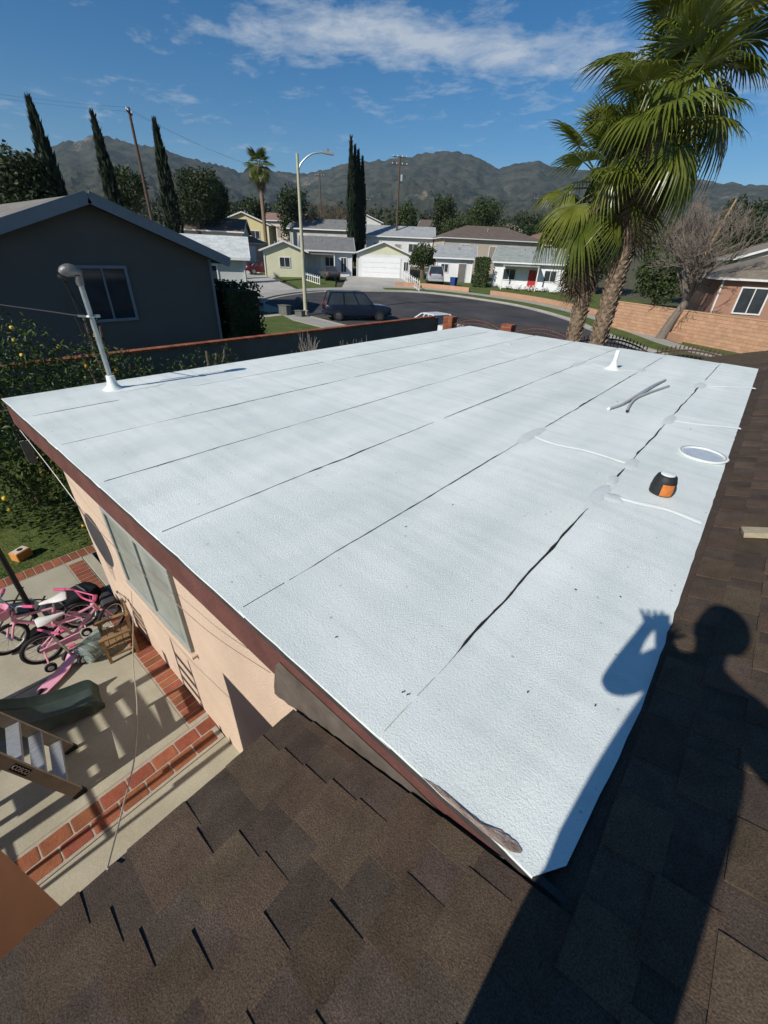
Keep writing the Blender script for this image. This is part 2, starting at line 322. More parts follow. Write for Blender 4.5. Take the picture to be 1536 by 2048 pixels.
# ------------------------------------------------------------------ distant mountains
PROF = [(-500, 330), (-250, 325), (-80, 318), (0, 312), (50, 305), (95, 294), (125, 279), (150, 282), (185, 266), (215, 270), (260, 285), (310, 292), (345, 303), (370, 312), (420, 326), (450, 332), (480, 345), (505, 336), (560, 341), (600, 346), (640, 340), (690, 325), (730, 322), (780, 318), (830, 309), (860, 304), (900, 301), (930, 305), (960, 313), (985, 330), (1000, 335), (1040, 325), (1080, 320), (1110, 330), (1180, 338), (1300, 348), (1420, 361), (1480, 366), (1536, 370), (1700, 372), (2000, 380)]
def hills():
    azs = []; els = []
    for (x, y) in PROF:
        d = ray(x, y); azs.append(math.atan2(d[1], d[0])); els.append(d[2]/math.hypot(d[0], d[1]))
    o = np.argsort(azs); azs = np.array(azs)[o]; els = np.array(els)[o]
    mb = MB(); na, nr = 760, 120; A0, A1 = math.radians(-30), math.radians(115)
    for i in range(nr+1):
        r = 900+(3700-900)*(i/nr)
        for j in range(na+1):
            a = A0+(A1-A0)*j/na; x, y = r*math.cos(a), r*math.sin(a)
            el = float(np.interp(a, azs, els))+.0016*mnoise.fractal(Vector((a*90, 1.3, 0)), 1, 2, 3)
            R0 = 2900+300*mnoise.noise(Vector((a*5, 7, 0))); Hc = 4.15+el*R0; b0 = min(terr(x, y), 58)*.9-4
            q = (r-900)/(R0-900); w1 = Vector((x/520+.15*mnoise.noise(Vector((x/200, y/200, 3))), y/520, 0))
            rid = abs(mnoise.noise(w1))*1.5; rid2 = abs(mnoise.noise(w1*2.7+Vector((5, 1, 0))))*1.5; rid3 = mnoise.fractal(w1*9, .8, 2.1, 4)
            if q <= 1:
                k = (1-q)**.55 if q > .02 else 0; lo_ = min(1, .62*rid+.38*rid2)
                h = b0+(Hc-b0)*q**1.12*(1-.62*k*(1-lo_))+rid3*22*math.sin(q*PI)
            else: h = Hc-(q-1)*560+rid3*8
            mb.v.append((x, y, h))
    n = na+1
    for i in range(nr):
        for j in range(na): mb.f.append((i*n+j, i*n+j+1, (i+1)*n+j+1, (i+1)*n+j)); mb.mi.append(0)
    m = bpy.data.materials.new('mountain_scrub'); m.use_nodes = True; t = m.node_tree; b = t.nodes['Principled BSDF']; b.inputs['Roughness'].default_value = 1; b.inputs['Specular IOR Level'].default_value = 0
    geo = t.nodes.new('ShaderNodeNewGeometry')
    a = t.nodes.new('ShaderNodeTexNoise'); a.inputs['Scale'].default_value = .016; a.inputs['Detail'].default_value = 10; a.inputs['Roughness'].default_value = .7
    c = t.nodes.new('ShaderNodeTexNoise'); c.inputs['Scale'].default_value = .0045; c.inputs['Detail'].default_value = 7; c.inputs['Roughness'].default_value = .65
    e = t.nodes.new('ShaderNodeTexNoise'); e.inputs['Scale'].default_value = .07; e.inputs['Detail'].default_value = 4
    for q in (a, c, e): t.links.new(geo.outputs['Position'], q.inputs['Vector'])
    r1 = t.nodes.new('ShaderNodeValToRGB'); r1.color_ramp.elements[0].position = .35; r1.color_ramp.elements[1].position = .65
    r1.color_ramp.elements[0].color = (.018, .026, .016, 1); r1.color_ramp.elements[1].color = (.085, .080, .055, 1); t.links.new(a.outputs['Fac'], r1.inputs[0])
    r2 = t.nodes.new('ShaderNodeValToRGB'); r2.color_ramp.elements[0].position = .60; r2.color_ramp.elements[1].position = .70; t.links.new(c.outputs['Fac'], r2.inputs[0])
    r3 = t.nodes.new('ShaderNodeValToRGB'); r3.color_ramp.elements[0].position = .40; r3.color_ramp.elements[1].position = .62; r3.color_ramp.elements[0].color = (.05, .048, .035, 1); r3.color_ramp.elements[1].color = (.22, .19, .14, 1); t.links.new(e.outputs['Fac'], r3.inputs[0])
    mx = t.nodes.new('ShaderNodeMixRGB'); t.links.new(r2.outputs[0], mx.inputs[0]); t.links.new(r1.outputs[0], mx.inputs[1]); t.links.new(r3.outputs[0], mx.inputs[2]); t.links.new(mx.outputs[0], b.inputs['Base Color'])
    bb = t.nodes.new('ShaderNodeBump'); bb.inputs['Strength'].default_value = 1; bb.inputs['Distance'].default_value = 16; t.links.new(a.outputs['Fac'], bb.inputs['Height']); t.links.new(bb.outputs[0], b.inputs['Normal'])
    struct(mb.build('hills', m, smooth=True))
hills()
# ------------------------------------------------------------------ yard: lawn, patio and brick borders
STUCCO_P = M('pink_stucco', (.60, .46, .345), rough=.95, var=.09, scale=1.8, bump=.5, bscale=110, fine=.09, fscale=110, streak=None)
BRICK = M('patio_brick', (.26, .085, .045), rough=.9, var=.18, scale=14, bump=.3, bscale=90, rand=.22, fine=.12, fscale=150)
MORT = M('mortar', (.38, .33, .26), rough=.95, var=.12, scale=12, bump=.2)
PATIO = M('patio_concrete', (.33, .30, .215), rough=.88, var=.10, scale=2.3, bump=.12, bscale=90, fine=.09, fscale=90, col2=(.43, .395, .30))
def flat(name, x0, x1, y0, y1, z, mat):
    return struct(MB().add([(x0, y0, z), (x1, y0, z), (x1, y1, z), (x0, y1, z)], [(0, 1, 2, 3)]).build(name, mat))
flat('lawn', -9, 17.2, 6.93, 12.0, .012, GRASS)
flat('lawn', -9, -4.5, -6, 6.9, .012, GRASS)
flat('front_yard', 10.9, 17.2, -8, 6.9, .010, GRASS)
def slab(x0, x1, y0, y1, z=.03):
    mb = MB(); mb.box(((x0+x1)/2, (y0+y1)/2, z/2-.02), (x1-x0, y1-y0, z+.04), bev=.008); o = mb.build('patio_slab', PATIO); return struct(o)
slab(-4.4, .62, 2.93, 4.60); slab(-4.4, .62, 4.612, 6.70); slab(-4.4, .84, 1.2, 2.60); slab(.845, .98, 5.40, 6.70)
bed = MB(); bed.box((-1.45, 6.815, 0), (5.3, .235, .062)); bed.box((.725, 4.815, 0.0005), (.215, 3.77, .062)); bed.box((-1.79, 2.765, 0), (5.2, .325, .062))
bed = struct(bed.build('brick_border', MORT))
bm_ = MB(); bm_.box((0, 0, 0), (1, 1, 1), bev=.05); brick_me = bm_.mesh('brick', BRICK)
def brick(x, y, z, dx, dy, dz, parent, rz=0):
    return link('brick', brick_me, parent, (x, y, z), (rnd.uniform(-.015, .015), rnd.uniform(-.015, .015), rz+rnd.uniform(-.015, .015)), (dx, dy, dz))
x = -1.25
while x < 1.1:
    brick(x, 6.815, .018, .100, .212, .036, bed); x += .112
y = 3.02
while y < 6.66:
    brick(.728, y, .018, .188, .088, .036, bed); y += .0985
for r_, (yy, off) in enumerate(((2.695, 0), (2.835, .11))):
    x = -1.1+off
    while x < .80:
        brick(x, yy, .018, .205, .128, .036, bed); x += .219
# ------------------------------------------------------------------ flat-roofed house
RZ = 2.65
MEMB = bpy.data.materials.new('white_roof_coating'); MEMB.use_nodes = True
def _memb():
    t = MEMB.node_tree; b = t.nodes['Principled BSDF']; n = t.nodes.new; l = t.links.new; b.inputs['Roughness'].default_value = .62; b.inputs['Specular IOR Level'].default_value = .25
    geo = n('ShaderNodeNewGeometry'); mpn = n('ShaderNodeMapping'); mpn.inputs['Scale'].default_value = (.35, 1.6, 1); l(geo.outputs['Position'], mpn.inputs[0])
    a = n('ShaderNodeTexNoise'); a.inputs['Scale'].default_value = 1.2; a.inputs['Detail'].default_value = 7; l(mpn.outputs[0], a.inputs['Vector'])
    r = n('ShaderNodeValToRGB'); r.color_ramp.elements[0].position = .28; r.color_ramp.elements[1].position = .72; r.color_ramp.elements[0].color = (.69, .735, .685, 1); r.color_ramp.elements[1].color = (.84, .875, .825, 1); l(a.outputs['Fac'], r.inputs[0])
    s = n('ShaderNodeTexNoise'); s.inputs['Scale'].default_value = 120; s.inputs['Detail'].default_value = 3; l(geo.outputs['Position'], s.inputs['Vector'])
    rs = n('ShaderNodeValToRGB'); rs.color_ramp.elements[0].position = .27; rs.color_ramp.elements[1].position = .40; rs.color_ramp.elements[0].color = (.80, .80, .80, 1); rs.color_ramp.elements[1].color = (1, 1, 1, 1); l(s.outputs['Fac'], rs.inputs[0])
    vo = n('ShaderNodeTexVoronoi'); vo.inputs['Scale'].default_value = 7.5; vo.inputs['Randomness'].default_value = 1; l(geo.outputs['Position'], vo.inputs['Vector'])
    rv = n('ShaderNodeValToRGB'); rv.color_ramp.elements[0].position = .045; rv.color_ramp.elements[1].position = .07; rv.color_ramp.elements[0].color = (.38, .36, .34, 1); rv.color_ramp.elements[1].color = (1, 1, 1, 1); l(vo.outputs['Distance'], rv.inputs[0])
    m1 = n('ShaderNodeMixRGB'); m1.blend_type = 'MULTIPLY'; m1.inputs[0].default_value = 1; l(r.outputs[0], m1.inputs[1]); l(rs.outputs[0], m1.inputs[2])
    m2 = n('ShaderNodeMixRGB'); m2.blend_type = 'MULTIPLY'; m2.inputs[0].default_value = .55; l(m1.outputs[0], m2.inputs[1]); l(rv.outputs[0], m2.inputs[2]); 
    st = n('ShaderNodeTexNoise'); st.inputs['Scale'].default_value = .9; st.inputs['Detail'].default_value = 8; st.inputs['Roughness'].default_value = .68; st.inputs['Distortion'].default_value = .6; l(geo.outputs['Position'], st.inputs['Vector'])
    rst = n('ShaderNodeValToRGB'); rst.color_ramp.elements[0].position = .34; rst.color_ramp.elements[1].position = .60; rst.color_ramp.elements[0].color = (.875, .89, .905, 1); rst.color_ramp.elements[1].color = (1, 1, 1, 1); l(st.outputs['Fac'], rst.inputs[0])
    mp3 = n('ShaderNodeMapping'); mp3.inputs['Scale'].default_value = (7, .7, 1); l(geo.outputs['Position'], mp3.inputs[0]); sk_ = n('ShaderNodeTexNoise'); sk_.inputs['Scale'].default_value = 1.6; sk_.inputs['Detail'].default_value = 6; l(mp3.outputs[0], sk_.inputs['Vector'])
    rsk = n('ShaderNodeValToRGB'); rsk.color_ramp.elements[0].position = .36; rsk.color_ramp.elements[1].position = .56; rsk.color_ramp.elements[0].color = (.925, .93, .935, 1); rsk.color_ramp.elements[1].color = (1, 1, 1, 1); l(sk_.outputs['Fac'], rsk.inputs[0])
    m3 = n('ShaderNodeMixRGB'); m3.blend_type = 'MULTIPLY'; m3.inputs[0].default_value = 1; l(m2.outputs[0], m3.inputs[1]); l(rst.outputs[0], m3.inputs[2])
    m4_ = n('ShaderNodeMixRGB'); m4_.blend_type = 'MULTIPLY'; m4_.inputs[0].default_value = 1; l(m3.outputs[0], m4_.inputs[1]); l(rsk.outputs[0], m4_.inputs[2]); l(m4_.outputs[0], b.inputs['Base Color'])
    bn = n('ShaderNodeTexNoise'); bn.inputs['Scale'].default_value = 115; bn.inputs['Detail'].default_value = 5; bn.inputs['Roughness'].default_value = .7; l(geo.outputs['Position'], bn.inputs['Vector'])
    bp = n('ShaderNodeBump'); bp.inputs['Strength'].default_value = .8; bp.inputs['Distance'].default_value = .005; l(bn.outputs['Fac'], bp.inputs['Height']); l(bp.outputs[0], b.inputs['Normal'])
_memb()
FASC = M('red_brown_fascia', (.125, .052, .043), rough=.7, var=.22, scale=5, bump=.2, bscale=45, fine=.12, fscale=90)
TAR = M('black_bitumen', (.018, .017, .017), rough=.6, var=.3, scale=30, bump=.5, bscale=200)
DRIP = M('grey_drip_edge', (.055, .048, .045), rough=.7, var=.3, scale=9)
FLASH = M('grey_brown_flashing', (.105, .085, .068), rough=.7, var=.3, scale=7, bump=.15, bscale=30)
house = thing('flat_roofed_house', 'pink stucco house with flat white coated roof and red-brown fascia', 'house', (5.5, 3, 0))
XE, XF, YN, YB = .68, 10.45, -.16, 6.08
b = MB(); b.box((.91, 2.56, 1.2), (.18, 5.46, 2.4)); b.box((5.6, 5.2, 1.2), (9.2, .18, 2.4)); b.box((10.2, 2.5, 1.2), (.18, 5.2, 2.4))
b.build('wall', STUCCO_P, house, world=True)
b = MB(); b.box((5.6, 5.68, 2.405), (9.75, .77, .02)); b.build('soffit', FASC, house, world=True)
b = MB(); b.box((.695, 2.96, 2.495), (.03, 6.2, .25)); b.box((5.58, 6.06, 2.495), (9.73, .03, .25)); b.box((10.43, 2.96, 2.495), (.03, 6.2, .25))
fas = b.build('fascia', FASC, house, world=True)
b = MB(); b.box((.681, 2.96, 2.622), (.022, 6.24, .036)); b.box((5.57, 6.083, 2.632), (9.8, .012, .03)); b.box((10.452, 2.96, 2.632), (.012, 6.24, .03)); b.build('drip_edge_shade', DRIP, fas, world=True)  # edge strip, coloured dark for the shade line between roof and fascia
# membrane sheets, each lapping the next
SEAM = [.53, 1.455, 2.37, 3.296, 4.254, 5.238]
edges = [YN]+SEAM+[YB+.006]
def near_edge_x(y, k):
    return .672+.006*mnoise.noise(Vector((y*6, k, 0)))+.003*mnoise.noise(Vector((y*40, k, 3)))
for i in range(7):
    y0, y1 = edges[i], edges[i+1]; mb = MB(); nx, ny = 110, 10
    for a in range(nx+1):
        for c in range(ny+1):
            t = c/ny; y = (y0-.05 if i else y0)+(y1-(y0-.05 if i else y0))*t
            xx0 = .672+(XF+.004-.672)*(a/nx)
            if i == 0 and t < .6: y += (1-t/.6)*(float(np.interp(xx0, (.67, .75, 1.5, 3.3, 10.5), (-.06, -.125, -.165, -.14, -.04)))-YN+.006*mnoise.noise(Vector((a*.9, 2, 1))))
            if c == ny and i < 6: y += .008*mnoise.noise(Vector((a*.35*9.8/7, i*3.1, 0)))+.006*mnoise.noise(Vector((a*1.7, i*5.1, 0)))
            xx = near_edge_x(y, i)+(XF+.004-.672)*a/nx
            z = RZ-.0065+.0075*t+.004*mnoise.noise(Vector((xx*.9, y*1.7, i*1.7)))*(1 if 0 < a < nx else .3)
            mb.v.append((xx, y, z))
    n = ny+1
    for a in range(nx):
        for c in range(ny): mb.f.append((a*n+c, (a+1)*n+c, (a+1)*n+c+1, a*n+c+1)); mb.mi.append(0)
    k = len(mb.v)                                   # lap edge, 6 mm thick, and the turned-down ends
    for a in range(nx+1): p = mb.v[a*n+ny]; mb.v.append((p[0], p[1]+.001, p[2]-.012))
    for a in range(nx): mb.f.append((a*n+ny, (a+1)*n+ny, k+a+1, k+a)); mb.mi.append(0)
    k = len(mb.v)
    for c in range(n): p = mb.v[c]; mb.v.append((p[0]-.003, p[1], p[2]-.007))
    for c in range(ny): mb.f.append((c, c+1, k+c+1, k+c)); mb.mi.append(0)
    mb.build('roof_sheet', MEMB, house, smooth=True, world=True)
def seam_bead(y, i, segs):
    mb = MB(); st = .04
    for (xa, xb, wmax) in segs:
        n = int((xb-xa)/st); k = len(mb.v)
        for a in range(n+1):
            x = xa+(xb-xa)*a/n; e = min(1, a/6, (n-a)/6)
            wv = wmax*e*max(.38, .75+.8*mnoise.noise(Vector((x*1.5, i*7, 0)))+.6*mnoise.noise(Vector((x*9, i*3, 1))))
            yc = y+.006*mnoise.noise(Vector((x*1.3, i*3.1, 0)))+.012*mnoise.noise(Vector((x*3.3, i, 4)))*wmax/.02+.004
            mb.v += [(x, yc-wv*.35, RZ+.0015), (x, yc, RZ+.0035+wv*.12), (x, yc+wv*.65, RZ-.002)]
        for a in range(n):
            for j in range(2): mb.f.append((k+a*3+j, k+(a+1)*3+j, k+(a+1)*3+j+1, k+a*3+j+1)); mb.mi.append(0)
    mb.build('seam', TAR, house, smooth=True, world=True)
seam_bead(.53, 0, [(.70, .86, .003), (.90, 1.02, .006), (1.03, 3.0, .016), (3.42, 4.0, .017), (4.1, 5.55, .02), (5.9, 8.1, .02), (8.4, 10.4, .015)])
seam_bead(1.455, 1, [(.70, .95, .004), (.98, 3.75, .014), (4.3, 8.2, .02), (8.5, 10.4, .014)])
seam_bead(2.37, 2, [(.72, 1.2, .005), (1.2, 3.6, .02), (3.8, 8.1, .016), (8.3, 10.4, .014)])
seam_bead(3.296, 3, [(.72, 3.2, .013), (3.2, 7.5, .016), (8.0, 10.4, .015)])
seam_bead(4.254, 4, [(.72, 1.5, .008), (1.5, 4.2, .018), (4.3, 8.6, .012), (8.9, 10.4, .014)])
seam_bead(5.238, 5, [(.75, 1.55, .013), (2.3, 4.6, .010), (4.8, 9.9, .014)])
PATCH = M('grey_sealant', (.625, .65, .63), rough=.5, var=.08, scale=9, bump=.2, bscale=40)
WSEAL = M('white_sealant', (.74, .77, .735), rough=.6, var=.05, scale=9, bump=.2, bscale=60)
def blob(cx, cy, lx, ly, seed, mat, z=RZ+.004, name='sealant_patch', h=.004):
    mb = MB(); n = 40; vs = [(cx, cy, z+h)]
    for ring, rr in ((1, .6), (2, 1.)):
        for j in range(n):
            a = 2*PI*j/n; k = 1+.28*mnoise.noise(Vector((math.cos(a)*1.4, math.sin(a)*1.4, seed)))+.18*mnoise.noise(Vector((math.cos(a)*5, math.sin(a)*5, seed)))
            vs.append((cx+lx*rr*k*math.cos(a), cy+ly*rr*k*math.sin(a), z+(h if ring == 1 else -.004)))
    fs = [(0, 1+j, 1+(j+1) % n) for j in range(n)]+[(1+j, n+1+j, n+1+(j+1) % n, 1+(j+1) % n) for j in range(n)]
    mb.add(vs, fs); return mb.build(name, mat, house, smooth=True, world=True)
for i, (cx, cy, lx, ly) in enumerate(((3.2, .54, .27, .05), (3.55, .54, .12, .045), (4.03, .52, .16, .06), (5.72, .53, .24, .06), (8.0, .53, .22, .07), (4.02, 1.46, .36, .06), (8.35, 1.44, .22, .06), (8.0, 2.38, .3, .06), (7.75, 3.29, .25, .06), (8.75, 4.26, .25, .05), (3.24, .46, .08, .09))):
    blob(cx, cy, lx, ly, i*3.7, PATCH)
def ridge(pts, wd, hh, mat=WSEAL):
    mb = MB(); pts = smooth_line(pts, 10); n = len(pts)
    for i, p in enumerate(pts):
        t = Vector(pts[min(i+1, n-1)])-Vector(pts[max(i-1, 0)]); t = Vector((-t.y, t.x)).normalized(); k = wd*(1+.4*mnoise.noise(Vector((p[0]*6, p[1]*6, 2))))
        for (o, z) in ((-k, -.004), (-k*.45, hh), (k*.1, hh*.55), (k*.5, hh*.9), (k, -.004)): mb.v.append((p[0]+t.x*o, p[1]+t.y*o, RZ+.004+z))
    for i in range(n-1):
        for j in range(4): mb.f.append((i*5+j, i*5+j+1, (i+1)*5+j+1, (i+1)*5+j)); mb.mi.append(0)
    mb.build('cross_seam', mat, house, smooth=True, world=True)
ridge([(4.03, 1.44), (3.99, 1.2), (4.05, .9), (4.02, .56)], .03, .0018)
ridge([(3.26, .5), (3.3, .3), (3.35, .1), (3.32, -.12)], .03, .0018)
ridge([(5.74, .5), (5.83, .25), (5.97, .0), (6.02, -.12)], .03, .0018)
ridge([(8.0, .5), (8.3, .2), (8.5, -.1)], .035, .002)
ridge([(8.81, 4.7), (8.76, 4.05)], .035, .003); ridge([(7.87, 3.84), (7.74, 3.3)], .035, .003); ridge([(9.9, 2.95), (9.7, 2.4)], .04, .003); ridge([(8.2, 2.2), (8.1, 1.8), (8.25, 1.48)], .045, .003)
grit = MB(); g_ = random.Random(3)
for _ in range(22):
    x = XE+.1+(g_.random()**1.6)*9; y = g_.uniform(-.1, 6); s = g_.uniform(.002, .005)*(1+x*.12)
    grit.sphere((x, y, RZ+.005), s, 5, 3, (1, g_.uniform(.5, 1.4), .5))
for (px, py) in ((672, 1275), (1190, 1412), (805, 1385), (815, 1390), (1055, 1385), (905, 1010)): 
    q = atz(px, py, RZ); grit.sphere((q[0], q[1], RZ+.004), .0045, 6, 4, (1.5, .7, .6))
o = grit.build('roof_grit', TAR, house, world=True); o['kind'] = 'stuff'
# flashing under the fascia where the shingled roof meets it, torn at the near corner
b = MB(); n = 30
for i in range(n+1):
    y = 1.24-(1.24-.02)*i/n; zs = 2.65-.296*(y+.15); jag = .006*mnoise.noise(Vector((y*9, 1, 1)))
    zt = min(2.60, zs+.03+(2.52-zs-.03)*smoothstep(0, 1, (1.24-y)/.06 if y > 1.18 else 1)+jag) if y > .05 else RZ-.02
    zt = min(zt, 2.53+.05*(1.24-y)); b.v += [(.672-.004*(i % 2), y, zs-.03), (.676, y, max(zt, zs-.02))]
for i in range(n): b.f.append((2*i, 2*i+2, 2*i+3, 2*i+1)); b.mi.append(0)
b.build('step_flashing', FLASH, fas, world=True)
b = MB(); vs = []
torn = smooth_line([(.667, .34), (.674, .29), (.682, .24), (.684, .17), (.690, .11), (.705, .06), (.712, .015), (.700, -.012), (.683, .005), (.667, .06), (.664, .25)], 4)
b.add([(.676, .12, RZ+.006)]+[(p[0]+.006*mnoise.noise(Vector((p[0]*60, p[1]*60, 1))), p[1], RZ+.001+.004*mnoise.noise(Vector((p[0]*30, p[1]*30, 5)))) for p in torn], [(0, i, i+1) for i in range(1, len(torn))]+[(0, len(torn), 1)])
b.build('torn_edge', M('torn_stucco_patch', (.19, .13, .10), rough=.9, col2=(.34, .27, .22), scale=18, bump=.5, bscale=60), fas, world=True)
# window in the pink wall
win = MB(); wy0, wy1, wz0, wz1 = 2.76, 4.10, 1.15, 2.08
for (y0, y1, z0, z1) in ((wy0, wy1, wz0, wz0+.05), (wy0, wy1, wz1-.05, wz1), (wy0, wy0+.05, wz0+.05, wz1-.05), (wy1-.05, wy1, wz0+.05, wz1-.05), (3.405, 3.455, wz0+.05, wz1-.05)):
    win.box((.805, (y0+y1)/2, (z0+z1)/2), (.04, y1-y0, z1-z0), bev=.005)
wf = win.build('window', M('grey_window_frame', (.30, .32, .29), rough=.5, var=.08), house, world=True)
GLASSY = M('window_pane_green', (.27, .29, .25), rough=.3, var=.35, scale=2.2, spec=.4)
for (y0, y1) in ((wy0+.05, 3.405), (3.455, wy1-.05)):
    MB().box((.812, (y0+y1)/2, (wz0+wz1)/2), (.012, y1-y0, wz1-wz0-.1)).build('pane', GLASSY, wf, world=True)
MB().box((.80, (wy0+wy1)/2, wz0-.02), (.07, wy1-wy0+.1, .035), bev=.006).build('sill', STUCCO_P, wf, world=True)
# ------------------------------------------------------------------ shingled house (the roof the photographer stands on)
SLOPE = .296
def rz(y): return 2.65-SLOPE*(y+.15)
shh = thing('shingled_house', 'house with brown laminated shingle roof and terracotta wing wall beside the patio', 'house', (-1, -3, 0))
TERRA = M('terracotta_stucco', (.44, .245, .155), rough=.95, var=.07, scale=2, bump=.3, bscale=120, fine=.05)
SHGM = M('brown_shingle_granules', (.080, .055, .036), rough=.95, var=.25, scale=7, bump=.3, bscale=190, fine=.42, fscale=210, rand=.20)
SHGD = M('dark_shingle_granules', (.068, .049, .036), rough=.95, var=.25, scale=9, bump=.3, bscale=190, fine=.42, fscale=210, rand=.18)
b = MB(); b.box((2.2, .0, 1.1), (21, 1.2, 2.2)); b.box((2.2, -7.6, 1.3), (21, .2, 2.6)); b.box((-8.2, -3.5, 1.2), (.2, 8, 2.4)); b.build('wall', STUCCO_P, shh, world=True)
b = MB(); b.box((-3.15, 1.45, 1.15), (5.0, 1.75, 2.3)); b.build('wing_wall', TERRA, shh, world=True)
b = MB(); b.box((-3.15, 1.40, 2.325), (5.02, 1.88, .06)); b.build('wing_roof', SHGD, shh, world=True)
def plane_roof(x0, x1, ya, yb, th=.05, dz=-.012):
    b.add([(x0, ya, rz(ya)+dz), (x1, ya, rz(ya)+dz), (x1, yb, rz(yb)+dz), (x0, yb, rz(yb)+dz), (x0, ya, rz(ya)+dz-th), (x1, ya, rz(ya)+dz-th), (x1, yb, rz(yb)+dz-th), (x0, yb, rz(yb)+dz-th)],
          [(0, 1, 2, 3), (7, 6, 5, 4), (0, 4, 5, 1), (1, 5, 6, 2), (2, 6, 7, 3), (3, 7, 4, 0)])
b = MB(); plane_roof(-8.5, .664, 1.02, -.05); plane_roof(-8.5, 13.42, -.05, -4.0); plane_roof(10.47, 13.42, 1.02, -.05)
b.add([(-8.5, -4, rz(-4)-.012), (13.42, -4, rz(-4)-.012), (13.42, -9, rz(-4)-1.5), (-8.5, -9, rz(-4)-1.5)], [(0, 1, 2, 3)])
b.build('roof_deck', SHGD, shh, world=True)
b = MB(); b.beam((-8.5, 1.025, rz(1.02)-.055), (.664, 1.025, rz(1.02)-.055), .02, .09); b.build('eave_edge', DRIP, shh, world=True)
b = MB(); b.beam((10.47, 1.025, rz(1.02)-.055), (13.42, 1.025, rz(1.02)-.055), .02, .09); b.build('eave_edge', DRIP, shh, world=True)
EXP = .137
def tab_mesh(seed, mat):
    """a shingle tab 1 x 1 x 1, local y up the slope, front (butt) edge at y=0, slightly ragged edges"""
    r2 = random.Random(seed); mb = MB(); nx = 5; ny = 5
    def jx(t, k): return .010*mnoise.noise(Vector((t*5, k, seed)))
    top = [[(i/nx+(jx(j/ny, 1) if i == 0 else jx(j/ny, 2) if i == nx else 0), j/ny+(.02*mnoise.noise(Vector((i*1.3, 5, seed))) if j == 0 else 0), 1-.65*j/ny) for j in range(ny+1)] for i in range(nx+1)]
    vs = [p for c in top for p in c]; m = ny+1; fs = [(i*m+j, (i+1)*m+j, (i+1)*m+j+1, i*m+j+1) for i in range(nx) for j in range(ny)]
    mb.add(vs, fs); per = [i*m for i in range(nx+1)]+[nx*m+j for j in range(1, ny+1)]+[j for j in range(ny, 0, -1)][::1]
    bd = [i*m for i in range(nx+1)]+[nx*m+j for j in range(1, ny+1)]
    k = len(mb.v); mb.v += [(mb.v[q][0], mb.v[q][1], -.3) for q in bd]
    for a in range(len(bd)-1): mb.f.append((bd[a], k+a, k+a+1, bd[a+1])); mb.mi.append(0)
    ls = [j for j in range(ny+1)]; k = len(mb.v); mb.v += [(mb.v[q][0], mb.v[q][1], -.3) for q in ls]
    for a in range(ny): mb.f.append((ls[a], ls[a+1], k+a+1, k+a)); mb.mi.append(0)
    return mb.mesh('shingle', mat)
tabs_hi = [tab_mesh(s, SHGM) for s in range(4)]; tabs_lo = [tab_mesh(s+9, SHGD) for s in range(3)]
tilt = math.atan(SLOPE); recs = []; sr = random.Random(5)
for k in range(-2, 22):
    yb = 1.045-k*EXP
    for (xa, xb, lim) in (((-6, .658, 1), (10.47, 13.44, 1)) if yb > -.10 else ((-6, 13.44, 0),)):
        if k < 0: continue
        x = xa-sr.uniform(0, .2) if xa < 0 else xa; hi = sr.random() < .5
        while x < xb:
            wd = sr.uniform(.11, .25) if hi else sr.uniform(.08, .19)
            wd = min(wd, xb-x)
            if wd > .03: recs.append((x, yb, wd, hi, sr.randrange(4), sr.uniform(.8, 1.15)))
            x += wd; hi = not hi if sr.random() < .97 else hi
def vis(r):
    p = (r[0]+r[2]/2, r[1]-EXP/2, rz(r[1]-EXP/2)); q = proj(p)
    if q is None or not (-60 < q[0] < 1600 and 600 < q[1] < 2140): return 1e9
    return (p[0]**2+p[1]**2+(p[2]-4.15)**2)
recs.sort(key=vis)
rest = MB()
for i, (x, yb, wd, hi, s, tk) in enumerate(recs):
    th = (.0095 if hi else .0030)*tk; z = rz(yb)-.004; me = tabs_hi[s] if hi else tabs_lo[s % 3]
    # local y runs up the slope, which is towards -Y; rotate half a turn so the tab spans x..x+wd
    if i < 298:
        o = link('shingle', me, shh, Vector((x+wd, yb+.006, z))-Vector(shh.location), (0, 0, 0), (1, 1, 1))
        o.matrix_basis = Matrix.Translation(Vector((x+wd, yb+.006, z))-Vector(shh.location)) @ Matrix.Rotation(PI, 4, 'Z') @ Matrix.Rotation(tilt, 4, 'X') @ Matrix.Diagonal((wd*1.0, EXP*1.13, th, 1))
    else:
        mt = Matrix.Translation((x+wd, yb+.006, z)) @ Matrix.Rotation(PI, 4, 'Z') @ Matrix.Rotation(tilt, 4, 'X') @ Matrix.Diagonal((wd, EXP*1.13, th, 1))
        vs = [mt @ Vector(p) for p in ((0, 0, 1), (1, 0, 1), (1, 1, .3), (0, 1, .3), (0, 0, -.3), (1, 0, -.3), (1, 1, -.3), (0, 1, -.3))]; rest.cur = 0 if hi else 1
        rest.add(vs, [(0, 1, 2, 3), (0, 4, 5, 1), (1, 5, 6, 2), (3, 7, 4, 0)])
o = rest.build('shingles', [SHGM, SHGD], shh, world=True); o['kind'] = 'stuff'
